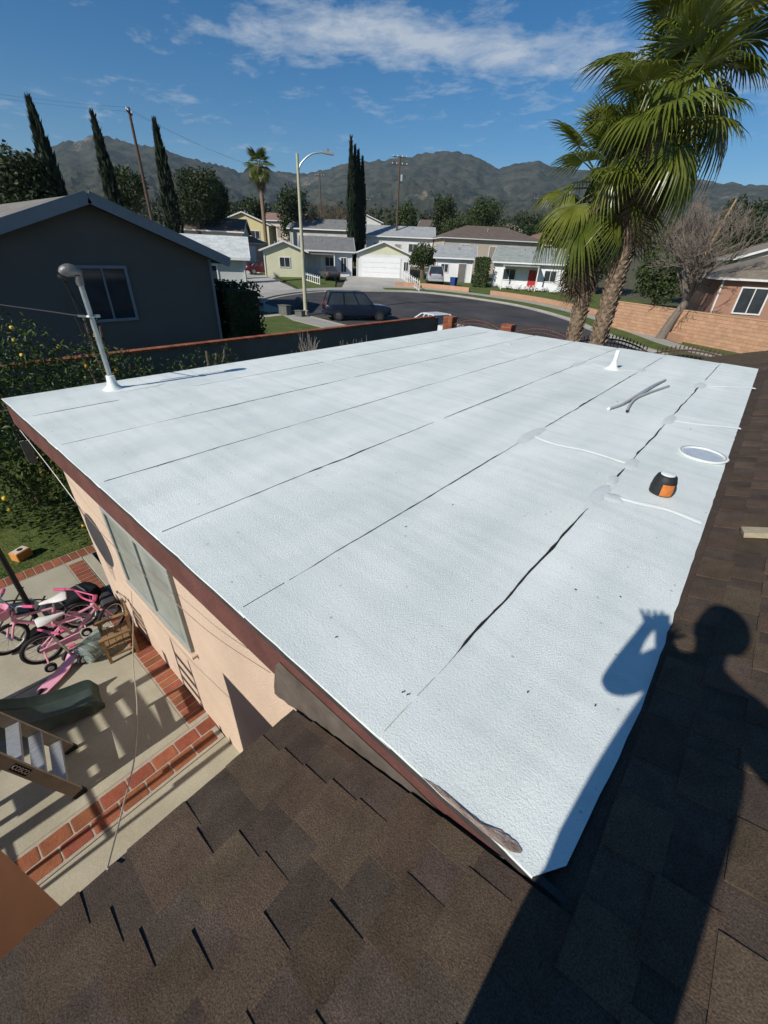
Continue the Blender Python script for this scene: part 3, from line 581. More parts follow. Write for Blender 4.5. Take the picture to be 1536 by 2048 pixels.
# ------------------------------------------------------------------ things on the flat roof
GALV = M('galvanised_conduit', (.36, .40, .40), rough=.42, var=.2, scale=12, metal=.6, fine=.08, fscale=80)
ALU = M('cast_aluminium', (.17, .165, .16), rough=.45, var=.3, scale=20, metal=.5, bump=.2, bscale=60)
WIRE = M('black_wire', (.02, .02, .022), rough=.5, var=.2)
mx, my = 1.675, 5.73
mast = thing('service_mast', 'galvanised electric service mast with weatherhead standing on white roof edge', 'mast', (mx, my, RZ))
b = MB(); b.tube([(0, 0, -.02), (-.005, 0, .6), (-.015, .005, 1.16)], .027, 14); b.build('conduit', GALV, mast, smooth=True)
b = MB(); b.lathe([(.125, -.004), (.10, .012), (.062, .05), (.048, .10), (.045, .16), (.036, .162)], n=18); b.build('flashing_collar', WSEAL, mast, smooth=True)
b = MB(); b.lathe([(.037, 1.10), (.040, 1.16), (.040, 1.19)], (-.015, .005, 0), 14)
hd = []
for i in range(9):
    t = i/8; hd.append((t, .040+.024*math.sin(t*PI*.9)))
pts = [(-.005+.03-.17*t, .005+.05*t, 1.20+.055*math.sin(t*2.6)-.03*t) for t, _ in hd]
b.tube(pts, [q*(1 if i < 8 else .8) for i, (_, q) in enumerate(hd)], 12); b.build('weatherhead', ALU, mast, smooth=True)
b = MB(); b.tube([(-.14, .05, 1.185), (-.15, .055, 1.16)], [.045, .040], 12); b.build('weatherhead_plate', WIRE, mast, smooth=True)
b = MB(); b.torus((-.012, .003, .80), .040, .012, n=16, m=6); b.beam((-.05, .0, .80), (-.13, .02, .81), .025, .02); b.box((.05, -.01, .80), (.05, .03, .03)); b.build('strap', GALV, mast, smooth=True)
for i, (dx, s1) in enumerate(((.0, .95), (.012, .82), (-.014, .72))):
    b = MB(); b.tube(smooth_line([(-.14+dx, .05, 1.16), (-.10+dx, .07, 1.0), (-.03+dx*3, .07, s1-.18), (-.09+dx, .09, s1-.2), (-.13+dx, .07, .82)], 8), .0065, 6); b.build('drip_loop', WIRE, mast, smooth=True)
o = MB(); o.tube(smooth_line([(mx-.13, my+.02, RZ+.81), (0.1, 9.5, 3.62), (-2.5, 16, 4.4), (-5.5, 24, 6.6)], 8), .009, 5)
tag(o.build('service_drop', WIRE), 'grey service wire running from the mast strap toward the neighbour side', 'wire')
blob(1.86, 5.62, .30, .085, 4.4, WSEAL, name='sealant_patch'); blob(1.70, 5.72, .16, .13, 8.4, WSEAL)
vp_ = thing('vent_pipe', 'short white vent pipe with flared base on flat white roof', 'vent pipe', (8.08, 1.83, RZ))
b = MB(); b.tube([(0, 0, 0), (.0, 0, .30)], .034, 14, cap=False); b.tube([(0, 0, 0.02), (.0, 0, .295)], .028, 14); b.build('pipe', WSEAL, vp_, smooth=True)
b = MB(); b.lathe([(.15, -.002), (.11, .012), (.06, .05), (.042, .11), (.035, .12)], n=18); b.build('flashing_base', WSEAL, vp_, smooth=True)
FOAM = M('grey_foam', (.44, .44, .43), rough=.6, var=.1, scale=20)
for i, (pp, lab) in enumerate((([(5.57, 1.16), (5.9, 1.10), (6.5, 1.06), (7.2, 1.03), (7.87, .99)], 'longer grey bent foam tube with white end crossing another on roof'), ([(5.63, .973), (5.95, 1.02), (6.35, 1.045), (6.84, .985), (7.48, .87)], 'shorter grey bent tube crossing under the white-ended tube on roof'))):
    t_ = thing('foam_tube', lab, 'tube', (*pp[0], RZ), 0, 'tubes lying on the white roof')
    b = MB(); b.tube(smooth_line([(p[0], p[1], RZ+.018+(.022 if i == 0 and 1 < k < 4 else .0)) for k, p in enumerate(pp)], 8), .015, 10, cap=False); b.build('tube_wall', FOAM, t_, smooth=True, world=True)
    b = MB(); e = pp[0]; b.tube([(e[0]-.012, e[1]+.002, RZ+.018), (e[0]+.06, e[1]-.004, RZ+.018)], .0165 if i == 0 else .011, 10); b.build('end_plug', WSEAL if i == 0 else WIRE, t_, smooth=True, world=True)
rg = thing('plastic_ring', 'white plastic ring lying flat on roof beside the black speaker', 'ring', (4.77, .075, RZ))
b = MB(); b.lathe([(.165, .0), (.205, .0), (.208, .012), (.195, .018), (.170, .016), (.165, .0)], n=40, cap=False); b.build('rim', WSEAL, rg, smooth=True)
b = MB(); b.lathe([(.001, .007), (.10, .0065), (.168, .006)], n=40, cap=False); b.build('inner_disc', M('frosted_lid', (.46, .50, .53), rough=.25, var=.08, scale=14), rg, smooth=True)
b = MB(); b.torus((0, 0, .017), .183, .004, n=40, m=6); b.build('inner_lip', GALV, rg, smooth=True)
sp = thing('portable_speaker', 'small black rounded portable speaker with orange side panel on roof', 'speaker', (3.60, .20, RZ), math.radians(-95))
b = MB(); b.lathe([(.070, .0), (.083, .01), (.086, .05), (.080, .11), (.068, .150), (.056, .160)], n=28); b.build('body', M('black_rubber', (.022, .023, .025), rough=.55, var=.25, scale=30, bump=.15, bscale=120), sp, smooth=True)
b = MB(); b.lathe([(.050, .158), (.050, .164), (.044, .167)], n=28); b.build('top_cap', WSEAL, sp, smooth=True)
b = MB()
for j in range(9):
    a = -.9+1.05*j/8-.55
    for (r, z) in ((.0845, .012), (.0885, .05), (.083, .105), (.0845, .018)): b.v.append((r*math.cos(a), r*math.sin(a), z))
for j in range(8):
    for k in range(2): b.f.append((j*4+k, (j+1)*4+k, (j+1)*4+k+1, j*4+k+1)); b.mi.append(0)
b.build('side_panel', M('orange_panel', (.55, .17, .04), rough=.5, var=.15, scale=30), sp, smooth=True)
pb = MB(); pb.beam((3.20, -.325, rz(-.325)+.028), (3.45, -1.3, rz(-1.3)+.028), .09, .035, up=(0, .28, .96))
tag(pb.build('wood_board', M('weathered_pine', (.36, .30, .20), rough=.85, var=.2, scale=5, streak=(8, 1, 8), fine=.1)), 'short pale weathered board lying on the brown shingles', 'board')
# ------------------------------------------------------------------ patio things
PINK = M('pink_paint', (.62, .10, .22), rough=.3, var=.1, scale=9, spec=.5)
PINK2 = M('pale_pink_paint', (.72, .33, .42), rough=.35, var=.08, scale=9, spec=.5)
RUB = M('tyre_rubber', (.02, .02, .021), rough=.8, var=.2, scale=40)
CHR = M('chrome', (.62, .62, .63), rough=.2, var=.05, metal=1)
WHT = M('white_plastic', (.74, .72, .68), rough=.45, var=.06, scale=14)
TEAL = M('teal_plastic', (.07, .46, .45), rough=.4, var=.1)
def wheel(parent, c, R0, name='wheel', tilt_axis=(0, 1, 0), spokes=14, tw=.021):
    b = MB(); b.torus(c, R0-tw, tw, axis=tilt_axis, n=36, m=8); w_ = b.build(name, RUB, parent, smooth=True)
    b = MB(); b.torus(c, R0-2*tw-.004, .008, axis=tilt_axis, n=36, m=6); b.build('rim', WHT, w_, smooth=True)
    b = MB(); c = Vector(c); ax = Vector(tilt_axis).normalized(); a = ax.orthogonal().normalized(); q = ax.cross(a)
    for j in range(spokes):
        t = 2*PI*j/spokes; d = a*math.cos(t)+q*math.sin(t); b.tube([c+ax*(.018 if j % 2 else -.018), c+d*(R0-2*tw)], .0016, 4)
    b.tube([c-ax*.035, c+ax*.035], .014, 8); b.build('spokes', CHR, w_, smooth=True); return w_
def bike(name, label, loc, rz_, R0, frame_m, bar_m, extra):
    t = thing(name, label, 'bicycle', loc, rz_, 'pink children\'s bicycles on the patio'); wb = R0*3.45
    wheel(t, (0, 0, R0), R0, 'rear_wheel')
    st = Vector((wb-.11, 0, R0*2.35)); fh = Vector((wb, 0, R0)); turn = .5
    fax = Vector((-math.sin(turn), math.cos(turn), 0)); wheel(t, fh, R0, 'front_wheel', tuple(fax))
    bbx = Vector((wb*.42, 0, R0*.95)); sx = Vector((wb*.30, 0, R0*2.15))
    b = MB(); b.tube([bbx, st-Vector((0, 0, .04))], .021, 8); b.tube([sx, st-Vector((.0, 0, .0))-(st-sx)*.05], .014, 8) if extra != 'step' else b.tube([bbx+Vector((-.02, 0, .1)), st-Vector((0, 0, .09))], .016, 8)
    b.tube([bbx, sx], .016, 8)
    for s in (-1, 1):
        b.tube([bbx+Vector((0, s*.02, 0)), Vector((0, s*.05, R0))], .010, 6); b.tube([sx+Vector((0, s*.015, -.06)), Vector((0, s*.05, R0))], .009, 6)
    b.tube([st-Vector((0, 0, .08)), st+Vector((-.02, 0, .03))], .024, 10); b.build('frame', frame_m, t, smooth=True)
    b = MB()
    for s in (-1, 1): b.tube([fh+fax*s*.048, fh+fax*s*.045+(st-fh)*.62, st-Vector((0, 0, .07))], .012, 8)
    b.build('fork', frame_m, t, smooth=True)
    b = MB(); b.tube([st, st+Vector((-.035, 0, .10))], .012, 8); b.build('stem', CHR, t, smooth=True)
    hb = st+Vector((-.035, 0, .09)); b = MB(); pts = []
    for s in (-1, 1): b.tube(smooth_line([hb, hb+fax*s*.09+Vector((0, 0, .02)), hb+fax*s*.15+Vector((.0, 0, .11)), hb+fax*s*.17+Vector((-.03, 0, .14)), hb+fax*s*.26+Vector((-.09, 0, .15))], 5), .011, 8)
    b.tube([hb+fax*-.15+Vector((0, 0, .11)), hb+fax*.15+Vector((0, 0, .11))], .008, 6); b.build('handlebar', bar_m, t, smooth=True)
    for s in (-1, 1):
        b = MB(); b.tube([hb+fax*s*.20+Vector((-.05, 0, .145)), hb+fax*s*.285+Vector((-.105, 0, .152))], .017, 8); b.build('grip', PINK, t, smooth=True)
    b = MB(); b.tube([sx-Vector((0, 0, .03)), sx+Vector((-.025, 0, .10))], .011, 8); b.build('seat_post', CHR, t, smooth=True)
    so_ = sx+Vector((-.03, 0, .11)); b = MB(); rows = [(-.13, .075, .02), (-.09, .085, .03), (-.02, .06, .028), (.05, .03, .026), (.11, .022, .018), (.135, .010, .006)]; n = 10
    for (xx, hw, hh) in rows:
        for j in range(n): a = 2*PI*j/n; b.v.append((so_.x+xx, hw*math.cos(a), so_.z+hh*math.sin(a)+(.012 if xx < -.08 else 0)))
    for i in range(len(rows)-1):
        for j in range(n): b.f.append((i*n+j, i*n+(j+1) % n, (i+1)*n+(j+1) % n, (i+1)*n+j)); b.mi.append(0)
    b.f += [tuple(range(n)), tuple((len(rows)-1)*n+j for j in range(n))]; b.mi += [0, 0]; b.build('seat', WHT, t, smooth=True)
    b = MB(); b.lathe([(.055, -.012), (.058, 0), (.055, .012)], (bbx.x, -.03, bbx.z), 16, (0, 1, 0)); b.tube([(bbx.x, -.05, bbx.z), (bbx.x+.06, -.055, bbx.z-.06)], .008, 6); b.tube([(bbx.x, .05, bbx.z), (bbx.x-.06, .055, bbx.z+.06)], .008, 6); b.build('crank', CHR, t, smooth=True)
    for s in (-1, 1):
        b = MB(); b.box((bbx.x-s*.06*-1 if s < 0 else bbx.x-.06, s*.09, bbx.z+(-.06 if s < 0 else .06)), (.07, .05, .018), bev=.005); b.build('pedal', PINK, t)
    b = MB(); b.add([(-.03, -.045, R0+.035), (bbx.x+.05, -.045, bbx.z+.05), (bbx.x+.06, -.045, bbx.z-.04), (-.02, -.045, R0-.035), (-.03, -.058, R0+.03), (bbx.x+.05, -.058, bbx.z+.045), (bbx.x+.06, -.058, bbx.z-.035), (-.02, -.058, R0-.03)], [(0, 1, 2, 3), (4, 5, 6, 7), (0, 1, 5, 4), (1, 2, 6, 5), (2, 3, 7, 6), (3, 0, 4, 7)]); b.build('chain_guard', PINK2, t)
    for s in (-1, 1):
        b = MB(); b.tube([(0, s*.05, R0), (-.01, s*.13, .09), (-.01, s*.17, .058)], .009, 6); tr = b.build('training_arm', frame_m, t, smooth=True)
        b = MB(); b.lathe([(.02, -.016), (.056, -.014), (.058, 0), (.056, .014), (.02, .016)], (-.01, s*.18, .058), 18, (0, 1, 0)); b.build('training_wheel', RUB, tr, smooth=True)
        b = MB(); b.lathe([(.03, -.018), (.032, 0), (.03, .018)], (-.01, s*.18, .058), 12, (0, 1, 0)); b.build('training_hub', WHT, tr, smooth=True)
    for s in (-1, 1):
        b = MB(); b.beam(st+Vector((-.01, s*.0, .03)), st+Vector((.03, s*.03, .03)), .03, .03)
    if extra == 'basket':
        b = MB(); c0 = hb+Vector((.10, 0, .02)); b.lathe([(.065, -.07), (.085, .0), (.095, .06), (.088, .06), (.06, -.06)], tuple(c0), 16); b.build('basket', PINK2, t, smooth=True)
    return t
Z0 = .03
bk1 = bike('bicycle', 'pink children\'s bicycle with white seat and training wheels between scooter and black bag', (-.06, 4.86, Z0), math.radians(-3), .205, PINK2, PINK, 'top')
bk2 = bike('bicycle', 'pale pink children\'s bicycle with handlebar basket between hoop pole and other bicycle', (.40, 5.13, Z0), math.radians(166), .20, PINK2, CHR, 'basket')
# scooter
t = thing('kick_scooter', 'pink three-wheeled kick scooter with wide deck parked beside clear water jug', 'scooter', (-.01, 4.545, Z0), math.radians(30))
rows = [(-.30, .035, .05), (-.26, .062, .05), (-.1, .068, .055), (.02, .062, .062), (.10, .05, .085), (.15, .055, .12), (.19, .06, .14)]
b = MB()
for (xx, hw, zz) in rows: b.v += [(xx, -hw, zz), (xx, hw, zz), (xx, hw*.9, zz-.022), (xx, -hw*.9, zz-.022)]
for i in range(len(rows)-1):
    for j in range(4): b.f.append((i*4+j, i*4+(j+1) % 4, (i+1)*4+(j+1) % 4, (i+1)*4+j)); b.mi.append(0)
b.f += [(0, 1, 2, 3), tuple((len(rows)-1)*4+j for j in range(4))]; b.mi += [0, 0]; b.build('deck', PINK2, t, smooth=True)
b = MB(); b.tube([(.17, 0, .10), (.10, 0, .42), (.07, 0, .60)], [.016, .013, .013], 10); st_ = b.build('stem', CHR, t, smooth=True)
b = MB(); b.tube([(.07, -.13, .60), (.07, .13, .60)], .013, 8); b.build('handlebar', PINK, t, smooth=True)
for s in (-1, 1):
    b = MB(); b.lathe([(.03, -.018), (.062, -.016), (.065, 0), (.062, .016), (.03, .018)], (.18, s*.10, .065), 20, (0, 1, 0)); w_ = b.build('wheel', RUB, t, smooth=True)
    b = MB(); b.lathe([(.040, -.020), (.043, 0), (.040, .020)], (.18, s*.10, .065), 14, (0, 1, 0)); b.build('hub', WHT, w_, smooth=True)
b = MB(); b.lathe([(.01, -.014), (.042, -.012), (.044, 0), (.042, .012), (.01, .014)], (-.27, 0, .044), 16, (0, 1, 0)); b.build('rear_wheel', RUB, t, smooth=True)
# water jug on its side
t = thing('water_jug', 'clear bluish plastic water jug lying on its side before the wooden chair', 'jug', (.375, 4.60, Z0), math.radians(28))
m = bpy.data.materials.new('clear_blue_plastic'); m.use_nodes = True; pbn = m.node_tree.nodes['Principled BSDF']
nz = m.node_tree.nodes.new('ShaderNodeTexNoise'); nz.inputs['Scale'].default_value = 9; rp = m.node_tree.nodes.new('ShaderNodeValToRGB'); rp.color_ramp.elements[0].color = (.62, .74, .72, 1); rp.color_ramp.elements[1].color = (.76, .84, .82, 1); m.node_tree.links.new(nz.outputs['Fac'], rp.inputs[0]); m.node_tree.links.new(rp.outputs[0], pbn.inputs['Base Color'])
pbn.inputs['Transmission Weight'].default_value = .8; pbn.inputs['Roughness'].default_value = .12; pbn.inputs['IOR'].default_value = 1.25; JUG = m
prof = [(.02, -.19), (.11, -.19), (.128, -.175), (.128, -.12), (.122, -.11), (.128, -.10), (.128, -.01), (.122, .0), (.128, .01), (.128, .10), (.118, .14), (.07, .18), (.035, .20), (.030, .235)]
b = MB(); b.lathe(prof, (0, 0, .13), 28, (1, 0, 0), cap=False); b.lathe([(r-.004, h*.99) for r, h in prof], (0, 0, .13), 28, (1, 0, 0), cap=False); b.build('bottle', JUG, t, smooth=True)
b = MB(); b.lathe([(.034, .215), (.036, .24), (.03, .245)], (0, 0, .13), 16, (1, 0, 0)); b.build('neck_ring', WHT, t, smooth=True)
# child's wooden chair
WOOD = M('worn_wood', (.17, .095, .045), rough=.75, var=.35, scale=6, streak=(1, 9, 9), bump=.2, bscale=60, col2=(.30, .20, .10))
t = thing('wooden_chair', 'small worn wooden chair with armrests against the pink wall', 'chair', (.56, 4.44, Z0), math.radians(-12))
for sy in (-1, 1):
    b = MB(); b.beam((-.13, sy*.15, 0), (-.13, sy*.15, .36), .03, .03); b.build('leg', WOOD, t)
    b = MB(); b.beam((.14, sy*.15, 0), (.17, sy*.15, .60), .03, .035); b.build('back_post', WOOD, t)
    b = MB(); b.beam((-.16, sy*.155, .37), (.16, sy*.155, .38), .045, .022); b.build('armrest', WOOD, t)
    b = MB(); b.beam((-.13, sy*.15, .10), (.14, sy*.15, .10), .02, .025); b.build('stretcher', WOOD, t)
for j in range(4):
    b = MB(); b.box((-.115+.07*j, 0, .235+.002*(j % 2)), (.064, .33, .02), bev=.004); b.build('seat_slat', WOOD, t)
for j in range(3):
    b = MB(); b.box((.155+.012*j, 0, .32+.105*j), (.018, .27, .06), bev=.004); b.build('back_slat', WOOD, t)
b = MB(); b.beam((-.13, -.15, .20), (-.13, .15, .20), .02, .05); b.build('front_rail', WOOD, t)
# black bag, folding chair, hoop pole, box
BLK = M('black_nylon', (.016, .017, .020), rough=.7, var=.4, scale=14, bump=.4, bscale=25)
def pillow(name, mat, parent, c, d, seed=1, n=14):
    b = MB(); vs = []
    for i in range(n+1):
        th = PI*i/n
        for j in range(2*n):
            ph = PI*j/n; p = Vector((math.sin(th)*math.cos(ph), math.sin(th)*math.sin(ph), math.cos(th)))
            q = Vector([math.copysign(abs(k)**.45, k) for k in p]); k = 1+.10*mnoise.noise(p*2.1+Vector((seed, 0, 0)))
            vs.append((c[0]+q.x*d[0]/2*k, c[1]+q.y*d[1]/2*k, max(c[2]-d[2]/2, c[2]+q.z*d[2]/2*k)))
    m = 2*n; b.add(vs, [(i*m+j, (i+1)*m+j, (i+1)*m+(j+1) % m, i*m+(j+1) % m) for i in range(n) for j in range(m)]); return b.build(name, mat, parent, smooth=True)
t = thing('duffel_bag', 'black fabric bag with straps lying behind the pink bicycle', 'bag', (.42, 5.58, Z0), math.radians(12))
pillow('bag_body', BLK, t, (0, 0, .12), (.62, .30, .24))
for s in (-.14, .14):
    b = MB(); b.tube([(s, -.155, .03), (s, -.165, .15), (s, -.10, .245), (s, .10, .245), (s, .165, .15), (s, .155, .03)], .012, 6); b.build('strap', M('grey_webbing', (.10, .10, .105), rough=.8), t, smooth=True)
t = thing('kneeling_mat', 'grey rolled mat on the bricks behind the black bag', 'mat', (.72, 5.22, Z0), math.radians(80))
pillow('rolled_mat', M('charcoal_mat', (.05, .05, .055), rough=.8), t, (0, 0, .07), (.5, .17, .15), 4); b = MB(); b.torus((.1, 0, .07), .078, .008, axis=(1, 0, 0), n=20, m=5); b.build('tie_band', WIRE, t, smooth=True)
t = thing('folding_chair', 'folded grey sling camp chair with black tube frame by hoop pole', 'chair', (-.02, 5.72, Z0), math.radians(20))
FR = M('black_tube', (.015, .015, .016), rough=.4, var=.2)
for s in (-1, 1):
    b = MB(); b.tube(smooth_line([(.30, s*.22, .012), (.05, s*.22, .22), (-.25, s*.22, .42), (-.33, s*.22, .47)], 5), .010, 8); b.build('frame_tube', FR, t, smooth=True)
    b = MB(); b.tube([(-.28, s*.20, .012), (.16, s*.20, .36)], .010, 8); b.build('leg', FR, t, smooth=True)
b = MB(); n = 8
for i in range(n+1):
    for j in range(7):
        u_ = i/n; y_ = -.21+.42*j/6; b.v.append((.18-.50*u_, y_, .15+.32*u_-.05*math.sin(u_*PI)-.03*(1-((j-3)/3)**2)))
for i in range(n):
    for j in range(6): b.f.append((i*7+j, (i+1)*7+j, (i+1)*7+j+1, i*7+j+1)); b.mi.append(0)
b.build('sling', M('grey_sling', (.17, .175, .17), rough=.8, var=.15), t, smooth=True)
b = MB(); b.tube([(.30, -.22, .012), (.30, .22, .012)], .010, 8); b.tube([(-.28, -.20, .012), (-.28, .20, .012)], .010, 8); o = b.build('crossbar', FR, t, smooth=True)
t = thing('basketball_hoop', 'black-poled children\'s basketball hoop with round backboard on the patio', 'hoop', (.02, 5.36, Z0))
b = MB(); b.tube([(0, 0, .02), (0, 0, 2.25)], .028, 12); b.build('pole', FR, t, smooth=True)
b = MB(); b.lathe([(.17, 0), (.18, .01), (.16, .05), (.05, .07)], (0, 0, 0), 20); b.build('base', FR, t, smooth=True)
b = MB(); b.lathe([(.33, -.01), (.34, 0), (.33, .01)], (-.47, -.41, 2.15), 30, (1, 0, 0)); b.build('backboard', WHT, t, smooth=True)
b = MB(); b.beam((0, 0, 2.15), (-.455, -.41, 2.15), .03, .04); b.build('bracket', FR, t)
b = MB(); b.torus((-.64, -.41, 2.0), .14, .008, n=24, m=6); rim = b.build('rim', M('orange_steel', (.5, .12, .03), rough=.4), t, smooth=True)
b = MB()
for j in range(12):
    a = 2*PI*j/12; b.tube([(-.64+.14*math.cos(a), -.41+.14*math.sin(a), 2.0), (-.64+.09*math.cos(a+.3), -.41+.09*math.sin(a+.3), 1.86), (-.64+.07*math.cos(a-.2), -.41+.07*math.sin(a-.2), 1.74)], .004, 4)
b.build('net', WHT, rim, smooth=True)
t = thing('orange_box', 'small faded orange box lying on the lawn by brick edging', 'box', (.24, 7.33, .015), math.radians(25))
OB = M('orange_card', (.58, .24, .06), rough=.8, var=.2, scale=10)
b = MB(); b.box((0, 0, .07), (.22, .16, .14), bev=.008); b.build('carton', OB, t)
b = MB(); b.box((0, 0, .1425), (.19, .13, .006)); b.build('top_label', M('pale_print', (.62, .52, .42), rough=.7, var=.2, scale=20), t); b = MB(); b.lathe([(.04, .1455), (.035, .149)], (.01, 0, 0), 14); b.build('opening', WIRE, t)
# play structure: the slide reaches into view, the tower stands left of it
GREEN = M('green_slide_plastic', (.055, .078, .070), rough=.42, var=.22, scale=6, bump=.12, bscale=20, fine=.08, spec=.4)
PLAYW = M('play_tower_wood', (.20, .12, .07), rough=.8, var=.25, scale=6)
t = thing('play_structure', 'green plastic slide of a garden play tower ending over the patio', 'slide', (-2.0, 4.2, 0))
def chute():
    cl_ = smooth_line([(-1.75, 4.22, 1.12), (-1.2, 4.15, .86), (-.75, 4.08, .52), (-.42, 4.02, .27), (-.15, 3.98, .165), (.05, 3.95, .135), (.13, 3.94, .12)], 6)
    b = MB(); n = len(cl_)
    prof_ = [(-.27, -.10), (-.275, .02), (-.255, .105), (-.235, .11), (-.205, .05), (-.16, .0), (-.07, -.012), (.07, -.012), (.16, .0), (.205, .05), (.235, .11), (.255, .105), (.275, .02), (.27, -.10)]
    for i, p in enumerate(cl_):
        a = Vector(cl_[max(i-1, 0)]); c = Vector(cl_[min(i+1, n-1)]); d = (c-a).normalized(); s_ = Vector((0, 0, 1)).cross(d).normalized(); up = d.cross(s_)
        e = 1 if i < n-5 else 1-.10*((i-(n-6))/5)**2; lipz = 0 if i < n-4 else -.02*((i-(n-5))/4)**2
        for (o, z) in [(o*.64, z*.80) for o, z in prof_]: q = Vector(p)+s_*o*e+up*(z*(1 if z < 0 else (1-.25*max(0, (i-(n-7))/6))))+Vector((0, 0, lipz)); b.v.append(tuple(q))
    m = len(prof_)
    for i in range(n-1):
        for j in range(m-1): b.f.append((i*m+j, i*m+j+1, (i+1)*m+j+1, (i+1)*m+j)); b.mi.append(0)
    k = len(b.v)                                      # rolled lip at the exit
    for j in range(m): q = b.v[(n-1)*m+j]; b.v.append((q[0]+.03, q[1], max(.03, q[2]-.09)))
    for j in range(m-1): b.f.append(((n-1)*m+j, (n-1)*m+j+1, k+j+1, k+j)); b.mi.append(0)
    b.build('slide_chute', GREEN, t, smooth=True, world=True)
chute()
b = MB(); b.box((.02, 3.95, .065), (.10, .22, .09), bev=.02); b.build('slide_foot', GREEN, t, world=True)
for (px_, py_) in ((-1.78, 3.95), (-1.78, 4.68), (-2.8, 3.95), (-2.8, 4.68)):
    b = MB(); b.box((px_, py_, 1.05), (.09, .09, 2.1)); b.build('post', PLAYW, t, world=True)
for j in range(6): b = MB(); b.box((-2.70+.17*j, 4.315, 1.15), (.155, .72, .04)); b.build('deck_board', PLAYW, t, world=True)
for j in range(4): b = MB(); b.box((-2.70+.215*j, 3.62, 1.78), (.115, .9, .03)); b.build('added_shade_board', PLAYW, t, world=True)  # unseen boards added to widen the gapped shadow on the patio
for (px_, py_) in ((-2.78, 3.2), (-2.0, 3.2)): b = MB(); b.box((px_, py_, .9), (.07, .07, 1.8)); b.build('added_shade_post', PLAYW, t, world=True)  # posts added to carry the shadow-casting boards
for (z_) in (1.45, 1.75): b = MB(); b.beam((-2.8, 3.93, z_), (-1.78, 3.93, z_), .03, .07); b.build('guard_rail', PLAYW, t, world=True)
HT = M('grey_tube', (.22, .23, .24), rough=.4, var=.1, metal=.3)
t = thing('climbing_frame', 'grey tubular climbing frame beside the slide tower', 'climbing frame', (-2.0, 3.0, 0))
for yy in (2.62, 2.80, 3.18):
    b = MB(); b.tube(smooth_line([(-1.95, yy, 0), (-1.95, yy, 1.1), (-1.90, yy, 1.62), (-1.62, yy, 1.80), (-1.38, yy, 1.62), (-1.35, yy, 1.2)], 6), .017, 8); b.build('hoop_rail', HT, t, smooth=True, world=True)
for zz in (.45, .85, 1.25):
    b = MB(); b.tube([(-1.95, 2.62, zz), (-1.95, 3.18, zz)], .017, 8); b.build('rung', HT, t, smooth=True, world=True)
b = MB(); b.box((-1.7, 3.42, .96), (.55, .22, .04)); b.build('step_board', PLAYW, t, world=True)
for yy in (3.34, 3.52):
    b = MB(); b.box((-1.7, yy, .47), (.05, .05, .94)); b.build('board_leg', PLAYW, t, world=True)
# step ladder with maker's plate
LADM = M('tan_fibreglass', (.29, .265, .215), rough=.55, var=.15, scale=8, fine=.06)
STEPM = M('ladder_tread', (.40, .42, .44), rough=.45, var=.3, scale=20, metal=.5, streak=(1, 8, 8))
t = thing('step_ladder', 'tan step ladder with grey treads and black feet leaning above the patio', 'ladder', (-.3, 3.3, Z0))
fa, fb = Vector((-.30, 3.06, Z0)), Vector((-.225, 3.54, Z0)); dirv = Vector((-.29, 0, 1.0)).normalized(); Lr = 2.0
ta, tb = fa+dirv*Lr+Vector((-.0, .07, 0)), fb+dirv*Lr+Vector((-.03, -.07, 0))
rails = []
for (a, c) in ((fa, ta), (fb, tb)):
    b = MB(); b.beam(a+(c-a)*.02, c, .028, .085, up=(1, 0, .25)); rails.append(b.build('rail', LADM, t, world=True))
    b = MB(); b.beam(a-(c-a)*.004, a+(c-a)*.028, .036, .092, up=(1, 0, .25)); b.build('rubber_foot', RUB, t, world=True)
for k in range(7):
    f_ = .125+.125*k; p = fa+(ta-fa)*f_; q = fb+(tb-fb)*f_; b = MB(); b.beam(p+Vector((0, .012, 0)), q-Vector((0, .012, 0)), .085, .022); tr = b.build('tread', STEPM, t, world=True)
    b = MB(); b.beam(p+Vector((.042, .014, -.016)), q+Vector((.042, -.014, -.016)), .005, .035); b.build('tread_lip', STEPM, tr, world=True)
pl = fa+(ta-fa)*.355; xd = (ta-fa).normalized(); nrm_ = Vector((0, -1, 0)); nrm_ = (nrm_-xd*nrm_.dot(xd)).normalized()
xl = -xd; yl = nrm_.cross(xl)
mtx = Matrix((( xl.x, yl.x, nrm_.x, 0), (xl.y, yl.y, nrm_.y, 0), (xl.z, yl.z, nrm_.z, 0), (0, 0, 0, 1)))
cpos = pl+nrm_*.0155; b = MB(); b.box((0, 0, 0), (.17, .055, .003)); plate = b.build('maker_plate', BLK, rails[0]); plate.matrix_basis = Matrix.Translation(cpos-Vector(t.location)) @ mtx
me = textmesh('COSCO', .046, WHT); le = link('lettering', me, rails[0]); le.matrix_basis = Matrix.Translation(cpos+nrm_*.0022-Vector(t.location)) @ mtx @ Matrix.Scale(1.0, 4)
# cords and wires round the pink wall
b = MB(); pts = [Vector(atx(x, y, .735)) for (x, y) in ((40, 860), (95, 930), (150, 1003), (220, 1085), (367, 1220), (440, 1280), (540, 1345))]
b.tube(smooth_line([tuple(p) for p in pts[:3]], 6), .004, 5); tag(b.build('clothes_line', WHT, smooth=True), 'thin white cord running from the fascia corner to the pink wall', 'cord')
b = MB(); b.tube(smooth_line([tuple(p) for p in pts[2:]], 6), .0025, 5); tag(b.build('wall_cable', M('pink_cable', (.30, .20, .15), rough=.6)), 'thin brownish cable sagging along the pink wall under the fascia', 'cable')
s0 = atx(262, 1180, .80); e0 = aty(222, 1712, 1.05); ctl = [(262, 1180, 0), (266, 1240, .12), (266, 1320, .3), (274, 1410, .5), (270, 1510, .68), (247, 1610, .85), (214, 1738, 1)]
D0, D1 = np.linalg.norm(s0-CAMP), np.linalg.norm(e0-CAMP); pts = []
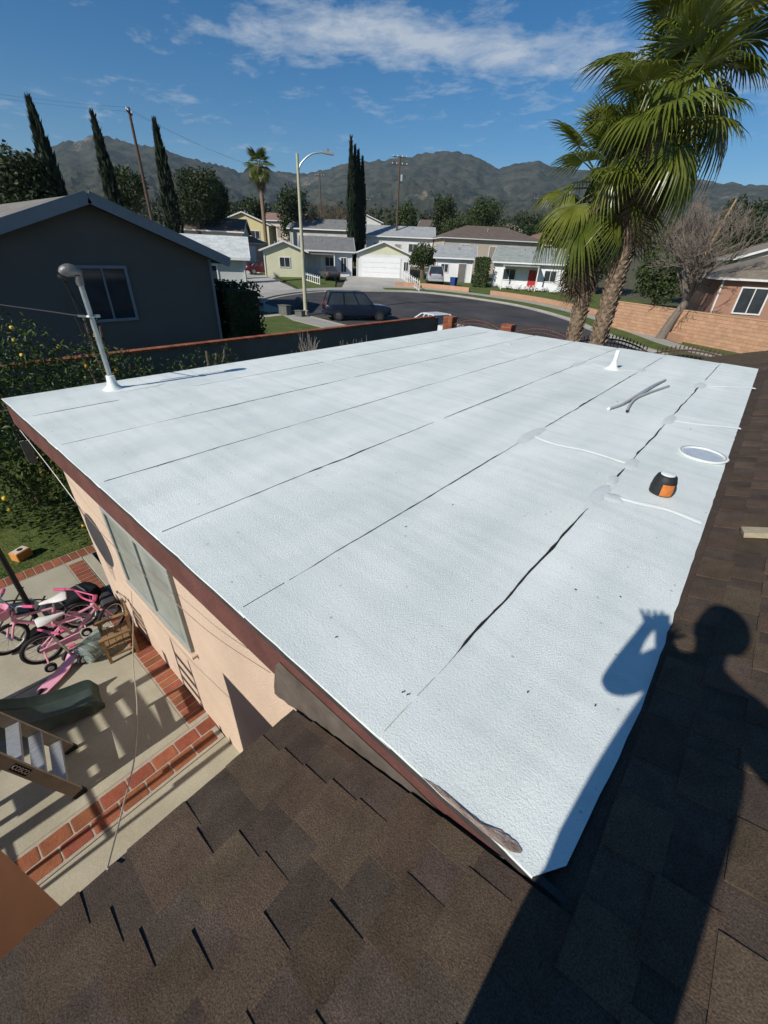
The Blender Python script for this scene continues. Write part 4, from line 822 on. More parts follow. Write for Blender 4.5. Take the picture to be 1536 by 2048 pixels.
for (x, y, f_) in ctl: d = ray(x, y); d = d/np.linalg.norm(d); pts.append(tuple(CAMP+d*(D0+(D1-D0)*f_)))
b = MB(); b.tube(smooth_line(pts, 8), .004, 5); tag(b.build('loose_cable', M('cream_cable', (.42, .36, .28), rough=.5, var=.2, scale=5), smooth=True), 'thin loose cable hanging from the pink wall down to the shingle eave', 'cable')
t = thing('grey_planks', 'weathered grey plank strips hanging in the citrus tree under the fascia', 'planks', (1.1, 6.8, .0))
for j in range(3):
    p0 = aty(62+j*5, 925, 6.9); p1 = aty(43+j*6, 882, 6.8); b = MB(); b.beam(tuple(p0), tuple(p1), .05, .012, up=(0, 1, 0)); b.build('plank', M('grey_wood', (.24, .22, .19), rough=.9, var=.25, scale=5, streak=(9, 9, 1)), t, world=True)
# ------------------------------------------------------------------ garden wall, gate and brick pillars
BLOCK = M('grey_plastered_block', (.125, .122, .115), rough=.95, var=.14, scale=.9, bump=.3, bscale=25, fine=.08, fscale=60)
GY = 11.75
gw = thing('garden_wall', 'long grey plastered garden wall capped with red bricks', 'wall', (5, GY, 0))
b = MB(); b.box((4.6, GY, .92), (25.2, .18, 1.84)); b.build('wall_face', BLOCK, gw, world=True)
x = -2.0
while x < 17.0:
    o = link('brick', brick_me, gw, Vector((x, GY, 1.875))-Vector(gw.location), (0, 0, rnd.uniform(-.02, .02)), (.225, .24, .075)); x += .235
b = MB(); b.box((-5.0, GY, 1.875), (6.0, .24, .07)); b.build('cap_run', BRICK, gw, world=True)
FX = 17.4
def pillar(y, label, z0):
    t = thing('brick_pillar', label, 'pillar', (FX, y, 0)); b = MB(); b.box((0, 0, .93), (.40, .40, 1.86)); b.build('mortar_core', MORT, t)
    z = z0; k = 0
    while z < 1.84:
        for s in range(4):
            for h in (0, 1):
                ln = .205; off_ = (-.11 if h == 0 else .11)+(.02 if k % 2 else -.02)
                if s == 0: p = (off_, -.205, z); rt = 0
                elif s == 1: p = (.205, off_, z); rt = PI/2
                elif s == 2: p = (off_, .205, z); rt = 0
                else: p = (-.205, off_, z); rt = PI/2
                link('brick', brick_me, t, p, (0, 0, rt+rnd.uniform(-.02, .02)), (ln, .05, .063))
        z += .075; k += 1
    for i in range(3):
        for j in range(2): link('brick', brick_me, t, (-.155+.155*i, -.12+.24*j, 1.895), (0, 0, rnd.uniform(-.03, .03)), (.148, .235, .07))
pillar(11.15, 'red brick pillar standing where the grey garden wall meets the iron gate', 1.0)
pillar(8.30, 'red brick pillar standing between two arched iron gate panels', 1.35)
IRON = M('rusty_brown_iron', (.11, .065, .058), rough=.6, var=.25, scale=14, metal=.2)
def gate(y0, y1, label, zlo=1.62, zhi=1.90):
    t = thing('iron_gate', label, 'gate', (FX, (y0+y1)/2, 0), 0, 'arched iron panels along the street front'); n = max(4, int(abs(y1-y0)/.118))
    def arc(y): q = (y-(y0+y1)/2)/((y1-y0)/2); return zlo+(zhi-zlo)*(1-q*q)
    for dz in (0, -.13):
        b = MB(); b.tube([(FX, y0+(y1-y0)*i/16, arc(y0+(y1-y0)*i/16)+dz) for i in range(17)], 0.030 if dz == 0 else .020, 6); b.build('arched_rail', IRON, t, smooth=True, world=True)
    b = MB(); b.beam((FX, y0, .14), (FX, y1, .14), .035, .035); b.build('bottom_rail', IRON, t, world=True)
    for i in range(1, n):
        y = y0+(y1-y0)*i/n; b = MB(); zt = arc(y)+.13; b.tube([(FX, y, .06), (FX, y, zt-.07)], .014, 5); b.lathe([(.014, zt-.07), (.030, zt-.05), (.001, zt+.05)], (FX, y, 0), 5); b.build('picket', IRON, t, world=True)
gate(10.9, 8.55, 'arched brown iron gate with spear pickets between the two brick pillars')
gate(8.05, 5.55, 'arched brown iron panel with spear pickets between brick pillar and palms')
gate(5.45, 2.95, 'arched brown iron panel with spear pickets behind the two palm trunks')
gate(2.85, .35, 'arched brown iron panel with spear pickets beyond the shingled eave')
# ------------------------------------------------------------------ foliage helpers
def leaves(mb, pts, size, rg, aspect=.45, up=.3, fold=.15):
    for p in pts:
        d = Vector((rg.gauss(0, 1), rg.gauss(0, 1), rg.gauss(0, .8)+up)).normalized(); s = d.cross(Vector((rg.gauss(0, 1), rg.gauss(0, 1), rg.gauss(0, 1)))).normalized(); n = d.cross(s)
        L0 = size*rg.uniform(.6, 1.3); W0 = L0*aspect; p = Vector(p); m = p+d*L0*.5-n*L0*fold*.3
        mb.add([p, m+s*W0*.5+n*L0*fold, p+d*L0, m-s*W0*.5+n*L0*fold], [(0, 1, 2), (0, 2, 3)])
def cloud_pts(blobs, n, rg, shell=.55):
    """points spread through overlapping ellipsoids, denser towards their surface"""
    out = []; tot = sum(b[3]*b[4]*b[5] for b in blobs)
    for (x, y, z, a, b, c) in blobs:
        for _ in range(int(n*a*b*c/tot)):
            d = Vector((rg.gauss(0, 1), rg.gauss(0, 1), rg.gauss(0, 1))).normalized(); r = (shell+(1-shell)*rg.random()**.5)*(1+.22*mnoise.noise(d*2.3+Vector((x, y, z))))
            out.append((x+d.x*a*r, y+d.y*b*r, z+d.z*c*r))
    return out
LEMLEAF = leafmat('citrus_leaf', (.020, .045, .010), (.075, .11, .022), rough=.5, trans=.22, scale=4, spec=.3)
BARK = M('bark', (.12, .09, .065), rough=.95, var=.3, scale=12, bump=.5, bscale=40)
YEL = M('lemon_peel', (.72, .50, .07), rough=.45, var=.12, scale=20)
ORG = M('ripe_peel', (.66, .33, .05), rough=.45, var=.12, scale=20)
lem_b = MB(); lem_b.sphere((0, 0, 0), 1, 12, 8, (1, 1, 1.15)); lem_b.sphere((0, 0, 1.12), .22, 6, 4); lem_me = lem_b.mesh('lemon', YEL, smooth=True)
lem_me2 = lem_me.copy(); lem_me2.materials.clear(); lem_me2.materials.append(ORG)
def citrus(name, label, loc, blobs, n, size, nlem, seed, stems):
    rg = random.Random(seed); t = thing(name, label, 'tree', loc); bl = [(x+loc[0], y+loc[1], z, a, b, c) for x, y, z, a, b, c in blobs]
    pts = cloud_pts(bl, n, rg, .35); mb = MB()
    pts = [p for p in pts if p[2] > .12 and not (p[1] < 6.22 and p[2] > 2.2) and not (p[0] > .7 and p[1] < 5.5)]
    leaves(mb, pts, size, rg); mb.build('crown', LEMLEAF, t, world=True)
    b = MB()
    for (x, y, z) in stems: b.tube(smooth_line([(0, 0, 0), (x*.3+rg.uniform(-.1, .1), y*.3, z*.45), (x*.7, y*.7+rg.uniform(-.1, .1), z*.75), (x, y, z)], 4), [.07*(1-.055*i) for i in range(13)], 6)
    b.build('trunk', BARK, t, smooth=True)
    for k in range(nlem):
        p = rg.choice(pts); c_ = np.array(p); v_ = (CAMP-c_)/np.linalg.norm(CAMP-c_); q = c_+v_*.06
        link('lemon', lem_me if rg.random() < .7 else lem_me2, t, tuple(q-np.array(loc)), (rg.uniform(0, 6), rg.uniform(0, 6), 0), (.034,)*3)
    return t
citrus('lemon_tree', 'dense dark lemon tree with yellow fruit filling the corner behind the house', (.9, 8.9, 0),
       [(0, 0, 1.7, 1.7, 1.3, 1.2), (-1.2, .2, 1.6, 1.3, 1.2, 1.2), (.5, -1.5, 1.35, 1.2, .85, .95), (-.55, -1.1, 1.25, 1.1, 1.0, .9), (1.6, .3, 1.7, 1.2, 1.0, .9), (.3, .5, 2.45, 1.0, .9, .75), (-1.6, -.6, 2.2, .9, .9, 1.1)], 15000, .085, 46, 11, [(-.8, .2, 1.8), (.6, -.4, 1.6), (.2, .6, 2.4), (-.2, -.9, 1.5)])
citrus('lemon_shrub', 'young leafy shrub with upright shoots against the grey garden wall', (5.0, 10.2, 0), [(-.5, 0, 1.3, .55, .5, .75), (.5, .1, 1.2, .7, .5, .8), (.2, -.2, .7, .9, .6, .6), (.15, .2, 1.75, .25, .25, .35), (.75, .1, 1.85, .22, .22, .3)], 1500, .085, 2, 12, [(-.5, 0, 1.8), (.5, .1, 1.9), (.2, 0, 2.0), (.75, .1, 2.0)])
citrus('lemon_shrub', 'thin twiggy shrub with sparse leaves behind the service mast', (3.0, 10.3, 0), [(-.3, 0, 1.6, .6, .4, .9), (.4, .1, 1.3, .6, .4, .8), (-.1, .1, 2.4, .25, .25, .6)], 900, .08, 3, 13, [(-.4, 0, 2.3), (.5, .1, 1.9), (.1, 0, 2.7), (-.1, .1, 2.9)])
# grass blades where the lawn is close
gb = MB(); rg = random.Random(21); 
for _ in range(11000):
    x, y = rg.uniform(-1.6, 3.2), 6.95+rg.random()**1.4*3.6; h = rg.uniform(.02, .055); a = rg.uniform(0, 2*PI); wv = .004; lx, ly = rg.gauss(0, .02), rg.gauss(0, .02)
    gb.add([(x-wv*math.cos(a), y-wv*math.sin(a), .01), (x+wv*math.cos(a), y+wv*math.sin(a), .01), (x+lx, y+ly, .01+h)], [(0, 1, 2)])
o = gb.build('grass_blades', leafmat('grass_leaf', (.045, .075, .015), (.12, .14, .035), rough=.7, trans=.2, scale=2)); o['kind'] = 'stuff'; o['label'] = 'short green grass blades on the back lawn'; o['category'] = 'grass'
fl = MB()
for (x, y, s) in ((.95, 7.9, .035), (.7, 8.3, .03), (1.15, 7.6, .03)):
    o = link('fallen_lemon', lem_me, None, (x, y, .04), (1.3, .4, 0), (s,)*3); tag(o, 'yellow fallen lemon lying on the shaded back lawn', 'lemon', 'fallen lemons on the lawn')
# bare twig shrubs by the garden wall
TWIG = M('pale_twig', (.34, .29, .24), rough=.9, var=.2, scale=8)
def branch(mb, p, d, ln, r, lv, rg, spread=.55, up=.15, seg=3, rmin=.004):
    pts = [p]; q = Vector(p); d = Vector(d).normalized()
    for i in range(seg):
        d = (d+Vector((rg.gauss(0, .16), rg.gauss(0, .16), rg.gauss(0, .1)+up*.3))).normalized(); q = q+d*ln/seg; pts.append(q.copy())
    mb.tube(pts, [max(rmin, r*(1-.45*i/seg)) for i in range(seg+1)], 5 if lv > 1 else 4, cap=False)
    if lv > 0:
        for k in range(rg.choice((2, 3, 3)) if lv > 1 else 3):
            t = rg.uniform(.45, 1); i = min(seg-1, int(t*seg)); b0 = pts[i].lerp(pts[i+1], t*seg-i) if isinstance(pts[i], Vector) else q
            nd = (d+Vector((rg.gauss(0, spread), rg.gauss(0, spread), rg.gauss(0, spread*.7)+up))).normalized(); branch(mb, b0, nd, ln*rg.uniform(.6, .82), r*.55, lv-1, rg, spread, up, seg, rmin)
for i, (x, y, lab, hh) in enumerate(((8.55, 10.4, 'taller bare twig shrub before the grey garden wall', 1.0), (10.6, 10.6, 'shorter bare twig shrub beside the yellow-green bush', .8))):
    rg = random.Random(40+i); t = thing('bare_shrub', lab, 'shrub', (x, y, 0), 0, 'bare shrubs by the garden wall'); b = MB()
    for k in range(4): branch(b, Vector((x, y, 0)), (rg.gauss(0, .25), rg.gauss(0, .2), 1), hh, .016, 3, rg, .35, .5)
    b.build('branches', TWIG, t, world=True)
t = thing('clipped_bush', 'yellow-green bush just showing above the white roof edge', 'bush', (11.8, 10.3, 0)); b = MB(); rg = random.Random(50)
leaves(b, cloud_pts([(11.8, 10.3, .85, 1.3, .6, .62), (12.8, 10.3, .8, 1.0, .6, .6)], 2600, rg, .6), .09, rg); b.build('foliage', leafmat('yellow_green_leaf', (.06, .09, .015), (.17, .18, .03), rough=.5, trans=.25, scale=5), t, world=True)
b = MB(); b.tube([(0, 0, 0), (0, 0, .7)], .05, 6); b.build('stem', BARK, t)
# ------------------------------------------------------------------ palms
PALM = leafmat('palm_leaf', (.075, .105, .014), (.185, .205, .034), rough=.27, trans=.30, scale=2.2, spec=.5, rand=.25)
PET = M('palm_petiole', (.16, .17, .06), rough=.5, var=.2, scale=8)
THATCH = M('dead_thatch', (.115, .085, .052), rough=.9, var=.35, scale=7)
BOOT = M('palm_boot', (.215, .155, .105), rough=.9, var=.45, scale=9, bump=.4, bscale=50)
def frond_mesh(kind, seed, Lp=.95, Lb=1.05, mats=(PALM, PET)):
    rg = random.Random(seed); mb = MB(); droop = {'up': .12, 'mid': .5, 'low': .95, 'dead': 1.1}[kind]
    pt = []; q = Vector((0, 0, 0)); a = 0.
    for i in range(7):
        pt.append(q.copy()); a -= droop*.10; q = q+Vector((math.cos(a), 0, math.sin(a)))*Lp/6
    mb.cur = 1; mb.tube(pt, [.030-.0025*i for i in range(7)], 5); mb.cur = 0
    c = pt[-1]; fx = Vector((math.cos(a), 0, math.sin(a))); up = Vector((-math.sin(a), 0, math.cos(a))); n = 38; span = math.radians(128)
    for k in range(n):
        th = -span+2*span*(k+.5)/n+rg.gauss(0, .015); dth = span/n
        ln = Lb*(1-.32*(abs(th)/span)**2)*rg.uniform(.92, 1.06); dd = fx*math.cos(th)+Vector((0, 1, 0))*math.sin(th)
        s_ = dd.cross(up).normalized(); rows = []; steps = 7
        for i in range(steps+1):
            u_ = i/steps; r = ln*u_; p = c+dd*r
            cup = .22*(abs(th)/span)**1.5*r                     # sides lift, the blade folds along its midrib
            fall = (max(0, u_-.42)**1.7)*ln*(.45+droop*1.1)*rg.uniform(.8, 1.25)
            p = p+up*cup*(1-droop*.6)-Vector((0, 0, fall)); p = p-dd*(max(0, u_-.5)**2)*ln*(.25+.45*droop)
            hw = r*math.tan(dth)*1.06 if u_ < .5 else ln*.5*math.tan(dth)*1.06*(1-(u_-.5)/.5)**.8
            rows.append((p-s_*hw+up*hw*.35, p-up*hw*.35, p+s_*hw+up*hw*.35))
        kk = len(mb.v); mb.v += [tuple(p) for r in rows for p in r]
        for i in range(steps):
            for j in range(2): mb.f.append((kk+i*3+j, kk+i*3+j+1, kk+(i+1)*3+j+1, kk+(i+1)*3+j)); mb.mi.append(0)
    me = bpy.data.meshes.new('frond'); me.from_pydata(mb.v, [], mb.f); [me.materials.append(m) for m in mats]; me.polygons.foreach_set('material_index', mb.mi); me.update(); return me
FROND = {k: [frond_mesh(k, 100+i*7+j) for j in range(2)] for i, k in enumerate(('up', 'mid', 'low'))}
DEADF = [frond_mesh('dead', 301, .8, .9, (THATCH, THATCH)), frond_mesh('dead', 302, .75, .95, (THATCH, THATCH))]
def palm(label, loc, z1, rad, nf, seed, skirt=0, lean=(0, 0), scale=1., boots=True, ztop=None):
    rg = random.Random(seed); t = thing('fan_palm', label, 'palm', loc, 0, None); x0, y0, zg = loc
    def ax(z): f_ = z/(z1-zg); return Vector((lean[0]*f_*f_, lean[1]*f_*f_, z))
    Ht = z1-zg; b = MB(); n = 24; b.tube([ax(Ht*i/n) for i in range(n+1)], [rad*(1.0+.18*math.exp(-i/2.)) for i in range(n+1)], 14); b.build('trunk', BOOT, t, smooth=True)
    if boots:
        mb = MB(); k = 0; z = .15
        while z < Ht-.15:
            m = 8
            for j in range(m):
                a = 2*PI*(j+.5*(k % 2))/m+rg.gauss(0, .07)+k*.05; c = ax(z); rr = rad*rg.uniform(.95, 1.05); w_ = rad*.62*rg.uniform(.8, 1.1); h_ = rg.uniform(.13, .20); out = rg.uniform(.025, .075)
                ra = Vector((math.cos(a), math.sin(a), 0)); ta_ = Vector((-math.sin(a), math.cos(a), 0)); sk = ta_*rg.choice((-1, 1))*w_*.22
                p = c+ra*rr
                mb.add([p-ta_*w_*.6-ra*.02, p+ta_*w_*.6-ra*.02, p+ta_*w_*.34+ra*out*.6+Vector((0, 0, h_*.6)), p-ta_*w_*.34+ra*out*.6+Vector((0, 0, h_*.6)), p+sk+ta_*w_*.2+ra*out+Vector((0, 0, h_)), p+sk-ta_*w_*.2+ra*out*1.1+Vector((0, 0, h_*rg.uniform(.9, 1.1))), p+Vector((0, 0, h_*.8))-ra*.02],
                       [(0, 1, 2, 3), (3, 2, 4, 5), (1, 6, 4, 2), (0, 3, 5, 6), (5, 4, 6)])
            z += .105; k += 1
        o = mb.build('leaf_bases', BOOT, t); o['kind'] = 'stuff'
    top_ = ax(Ht); GA = 2.39996
    for i in range(nf):
        f_ = i/(nf-1); el = math.radians(82-108*f_**.9+rg.gauss(0, 6)); az = i*GA+rg.gauss(0, .22); kd = 'up' if f_ < .33 else 'mid' if f_ < .68 else 'low'
        o = link('frond', FROND[kd][rg.randrange(2)], t); s_ = scale*rg.uniform(.85, 1.1)
        o.matrix_basis = Matrix.Translation(top_+Vector((math.cos(az)*.12, math.sin(az)*.12, .15-.5*f_))) @ Matrix.Rotation(az, 4, 'Z') @ Matrix.Rotation(-el, 4, 'Y') @ Matrix.Rotation(rg.gauss(0, .25), 4, 'X') @ Matrix.Scale(s_, 4)
    for i in range(skirt):
        az = i*GA; f_ = i/max(1, skirt); o = link('dead_frond', DEADF[i % 2], t)
        o.matrix_basis = Matrix.Translation(top_+Vector((math.cos(az)*.15, math.sin(az)*.15, -.3-1.3*f_))) @ Matrix.Rotation(az, 4, 'Z') @ Matrix.Rotation(math.radians(62+rg.gauss(0, 7)), 4, 'Y') @ Matrix.Scale(scale*rg.uniform(.7, .95), 4)
    return t
palm('fan palm with the lowest crown, left of two close trunks behind the white roof', (13.5, 4.30, 0), 5.95, .175, 23, 1, 22, (0, .28), .92)
palm('fan palm with mid-height crown and patterned trunk right of a shorter palm', (13.5, 3.66, 0), 7.05, .185, 25, 2, 12, (0, .05), 1.0)
palm('tallest fan palm rising behind the other two palms by the gate', (14.6, 3.95, 0), 8.15, .19, 26, 3, 44, (0, -.1), 1.08)
# ------------------------------------------------------------------ houses
def atg(x, y):
    d = ray(x, y); lo = hi = 1.
    while hi < 3000:
        p = CAMP+d*hi
        if p[2] < terr(p[0], p[1]): break
        lo = hi; hi *= 1.01
    for _ in range(40):
        m = (lo+hi)/2; p = CAMP+d*m
        if p[2] < terr(p[0], p[1]): hi = m
        else: lo = m
    return CAMP+d*hi
PANE = M('dark_window_glass', (.035, .042, .048), rough=.08, var=.3, scale=1.5, spec=.6)
TRIM = M('white_trim', (.66, .66, .64), rough=.6, var=.06, scale=4)
def wallmat(c): return M('stucco_%d_%d_%d' % tuple(int(q*99) for q in c), c, rough=.95, var=.07, scale=.8, bump=.2, bscale=20)
def roofmat(c): return M('roofing_%d_%d_%d' % tuple(int(q*99) for q in c), c, rough=.9, var=.2, scale=1.5, bump=.3, bscale=12, streak=(1, 1, 4), fine=.15, fscale=8)
def dwelling(name, label, loc, rotz, w_, d_, h_, roof, wc, rc, openings=(), pitch=.36, over=.45, base=0., gablec=None, group=None, chimney=None, trim=TRIM, bw=.16):
    """front faces local -y; roof 'x' ridge along x, 'y' ridge along y (gable to the front), 'h' hip"""
    t = thing(name, label, 'house', loc, rotz, group); wm = wallmat(wc); rm = roofmat(rc); mb = MB(); x, y = w_/2, d_/2
    b = MB(); b.box((0, 0, (h_+base)/2-.75), (w_, d_, h_+base+1.5)); wl = b.build('wall', wm, t); H = h_+base
    th = .14
    if roof in 'xy':
        half = (y if roof == 'x' else x); run = half+over; rise = half*pitch; ln = (x if roof == 'x' else y)
        def P(a, s, z): return (a, s, z) if roof == 'x' else (s, a, z)
        b = MB(); b.add([P(-ln, -half, H), P(-ln, half, H), P(-ln, 0, H+rise), P(ln, -half, H), P(ln, half, H), P(ln, 0, H+rise)], [(0, 1, 2), (5, 4, 3), (0, 3, 4, 1), (1, 4, 5, 2), (2, 5, 3, 0)]); b.build('gable', wallmat(gablec) if gablec else wm, wl)
        for s in (-1, 1):
            e = ln+over*.8; b = MB(); zt = H+rise+.05+th; ze = H-over*pitch+.05+th
            b.add([P(-e, 0, zt), P(e, 0, zt), P(e, s*run, ze), P(-e, s*run, ze), P(-e, 0, zt-th), P(e, 0, zt-th), P(e, s*run, ze-th), P(-e, s*run, ze-th)], [(0, 1, 2, 3), (7, 6, 5, 4), (0, 4, 5, 1), (1, 5, 6, 2), (2, 6, 7, 3), (3, 7, 4, 0)]); ro = b.build('roof_slope', rm, t)
            for q in (-1, 1):
                b = MB(); b.beam(P(q*(e+.02), 0, zt-th*.5-.01), P(q*(e+.02), s*run, ze-th*.5-.01), .035, bw); b.build('barge_board', trim, ro)
            b = MB(); b.beam(P(-e, s*(run+.02), ze-th*.5), P(e, s*(run+.02), ze-th*.5), .035, .15); b.build('eave_board', trim, ro)
        ridge_z = H+rise+.19
    else:
        run = over; rise = min(x, y)*pitch; b = MB(); X, Y = x+over, y+over; ze = H-over*pitch+.1; rd = max(0, x-y) if x > y else 0; ry = max(0, y-x) if y > x else 0
        vs = [(-X, -Y, ze), (X, -Y, ze), (X, Y, ze), (-X, Y, ze), (-rd, -ry, H+rise+.1), (rd, ry, H+rise+.1)]
        b.add(vs, [(0, 1, 5, 4), (1, 2, 5), (2, 3, 4, 5), (3, 0, 4)] if x >= y else [(0, 1, 4), (1, 2, 5, 4), (2, 3, 5), (3, 0, 4, 5)]); ro = b.build('roof', rm, t)
        b = MB(); b.box((0, 0, ze-.06), (2*X-.04, 2*Y-.04, .14)); b.build('eave_board', trim, ro)
    for op in openings:
        k, ox, oz, ow, oh = op[:5]; side = op[5] if len(op) > 5 else 'f'; z = base+oz
        def Q(u_, out, zz):                                    # position on a face
            return (u_, -y-out, zz) if side == 'f' else (x+out, u_, zz) if side == 'r' else (-x-out, u_, zz)
        def bx(u_, out, zz, du, do, dzz): return MB().box(Q(u_, out, zz), (du, do, dzz) if side == 'f' else (do, du, dzz))
        if k == 'win':
            fr = MB()
            for (u_, zz, du, dzz) in ((ox, z+oh-.04, ow, .08), (ox, z+.04, ow, .08), (ox-ow/2+.04, z+oh/2, .08, oh-.16), (ox+ow/2-.04, z+oh/2, .08, oh-.16), (ox, z+oh/2, .05, oh-.16)):
                fr.box(Q(u_, .03, zz), (du, .07, dzz) if side == 'f' else (.07, du, dzz))
            f_ = fr.build('window', trim, wl); bx(ox, .012, z+oh/2, ow-.16, .02, oh-.16).build('pane', PANE, f_)
        elif k == 'door':
            f_ = bx(ox, .025, z+oh/2, ow+.16, .05, oh+.08).build('door_frame', trim, wl); m_ = op[6] if len(op) > 6 else (.25, .05, .04); bx(ox, .055, z+oh/2, ow, .03, oh-.04).build('door_leaf', wallmat(m_), f_)
        elif k == 'garage':
            f_ = bx(ox, .02, z+oh/2, ow+.24, .04, oh+.12).build('garage_frame', trim, wl); n = 4
            for i in range(n): bx(ox, .05, z+oh*(i+.5)/n, ow, .03, oh/n-.03).build('door_panel', M('white_door_paint', (.78, .78, .77), rough=.5, var=.04, scale=2), f_)
        elif k == 'porch':
            f_ = bx(ox, .9, z+oh, ow, 1.8, .14).build('porch_roof', rm, wl)
            for s in (-1, 1): b = MB(); b.box((ox+s*(ow/2-.1), -y-1.7, z+oh/2), (.12, .12, oh)); b.build('porch_post', trim, f_)
    for s in (-1, 1):
        b = MB(); b.box((s*(x-.08), -y-.05, H/2+.1), (.08, .07, H-.2)); b.build('downspout', trim, wl)
    for q in range(2):
        vx, vy = rnd.uniform(-.5, .5)*x, -y*rnd.uniform(.25, .5); zz = H+(min(x, y) if roof == 'h' else (y if roof == 'x' else x))*pitch-((abs(vy) if roof != 'y' else abs(vx)))*pitch
        b = MB(); b.tube([(vx, vy, zz-.3), (vx, vy, zz+.48)], .05+.03*q, 8); b.build('roof_vent', GALV, t)
    if chimney: b = MB(); b.box(chimney[:3], chimney[3:6]); b.build('chimney', BRICK, t)
    return t
def facing(p, turn=0.): return math.atan2(-p[0], p[1])+turn
# the neighbour behind the garden wall, gable end in shade
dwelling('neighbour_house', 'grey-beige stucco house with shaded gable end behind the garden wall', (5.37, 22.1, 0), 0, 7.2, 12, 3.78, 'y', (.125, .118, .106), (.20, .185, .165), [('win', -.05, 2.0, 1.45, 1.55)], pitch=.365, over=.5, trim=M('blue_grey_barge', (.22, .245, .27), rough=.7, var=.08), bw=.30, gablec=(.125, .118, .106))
def house_px(label, bx_, by_, w_, d_, h_, roof, wc, rc, openings, turn=0., base=.1, dist=None, **k):
    p = atg(bx_, by_) if dist is None else atdist(bx_, by_, dist); g = terr(p[0], p[1]); r_ = facing(p, turn); c = (p[0]+math.sin(r_)*-d_/2, p[1]+math.cos(r_)*d_/2, g)
    return dwelling('house', label, c, r_, w_, d_, h_, roof, wc, rc, openings, base=base, **k)
G1 = (.17, .17, .165); G2 = (.30, .31, .31); BR = (.13, .10, .08); PY = (.60, .58, .40)
house_px('peach house with white garage door behind the dark red car', 492, 527, 6.2, 8, 2.6, 'h', (.62, .42, .27), (.22, .16, .12), [('garage', -.6, 0, 4.2, 2.1)])
house_px('pale yellow house with grey gable roof and window beside the peach house', 572, 556, 4.8, 9, 2.7, 'y', PY, G2, [('win', .0, 1.0, 1.3, 1.1)], gablec=PY)
house_px('white and grey house with porch and dark windows beside the white garage', 655, 553, 6.4, 8, 2.7, 'x', (.62, .63, .64), G1, [('win', .3, .9, 1.2, 1.2), ('win', 2.1, .4, .8, 1.7), ('porch', -.8, 0, 3.6, 2.35), ('door', -1.2, 0, .9, 2.05, 'f', (.5, .5, .52))])
house_px('garage front with wide white door and pale gable on the cul-de-sac', 766, 557, 6.9, 9, 2.55, 'y', (.66, .66, .64), G2, [('garage', -.3, 0, 4.9, 2.2), ('win', 2.9, .8, .7, 1.1)], gablec=(.58, .57, .40))
house_px('small white house with grey roof beside the tall dark hedge', 905, 566, 4.6, 7, 2.6, 'x', (.70, .70, .69), G2, [('win', -1.2, 1.0, 1.0, 1.0), ('door', 1.0, 0, .9, 2.05, 'f', (.16, .15, .14))])
house_px('long white house with grey-green roof, porch gable and red door behind flowers', 1072, 583, 10.6, 8, 2.7, 'x', (.74, .74, .74), (.26, .28, .26), [('win', -3.4, .9, 1.5, 1.2), ('door', -.7, 0, .95, 2.05, 'f', (.42, .04, .04)), ('win', 1.2, .9, 1.4, 1.2), ('win', 3.7, .9, 1.4, 1.2), ('porch', -2.1, 0, 4.0, 2.4)])
# rows further up the slope
rows = [(330, 455, 34, 9, 6, 2.6, 'x', (.50, .52, .50), (.52, .54, .52), 'white-roofed house just behind the shaded neighbour house', 1.0), (40, 440, 38, 9, 8, 2.6, 'x', (.50, .45, .36), (.42, .36, .24), 'tan-roofed house behind the shaded neighbour and the dark tree', .9),
        (795, 500, 78, 11, 8, 3.0, 'x', (.62, .62, .60), G2, 'pale house with light grey roof up the slope behind the white garage', .9), (985, 500, 74, 15, 9, 3.0, 'h', (.45, .38, .30), BR, 'brown-roofed house up the slope behind the small white house', 1.4), (1130, 505, 82, 11, 8, 3.0, 'h', (.45, .30, .22), (.22, .13, .10), 'red-brown roofed house up the slope behind the long white house', 1.5),
        (490, 480, 84, 8, 8, 3.0, 'y', (.60, .52, .28), G1, 'yellow gabled house up the slope behind the peach house', 1.6), (640, 490, 82, 10, 8, 3.0, 'x', (.44, .42, .38), G1, 'grey-roofed house up the slope behind the porch house', 1.3), (415, 478, 70, 9, 8, 3.0, 'x', (.46, .42, .36), BR, 'brown-roofed house up the slope beside the white-roofed house', 1.2),
        (720, 480, 108, 9, 8, 3.0, 'y', (.66, .64, .60), (.36, .36, .35), 'cream gabled house far up the slope beneath the tall cypresses', 2.), (880, 484, 112, 10, 8, 3.0, 'x', (.58, .54, .48), BR, 'beige brown-roofed house far up the slope behind pole and trees', 1.5), (560, 478, 112, 10, 8, 3.0, 'x', (.58, .50, .42), (.24, .15, .12), 'tile-roofed house far up the slope beneath the distant palm', 1.5), (1010, 486, 118, 9, 8, 3.0, 'h', (.70, .66, .58), (.30, .22, .18), 'cream house far up the slope between two rounded trees', 1.5)]
for i, (x, y, D, w_, d_, h_, rf, wc, rc, lab, bs) in enumerate(rows):
    house_px(lab, x, y, w_, d_, h_, rf, wc, rc, [('win', -w_*.28, 1.0, 1.5, 1.2), ('win', w_*.22, 1.0, 1.5, 1.2), ('door', 0, 0, .95, 2.05, 'f', (.3, .25, .2))], turn=rnd.uniform(-.35, .35), base=bs, dist=D)
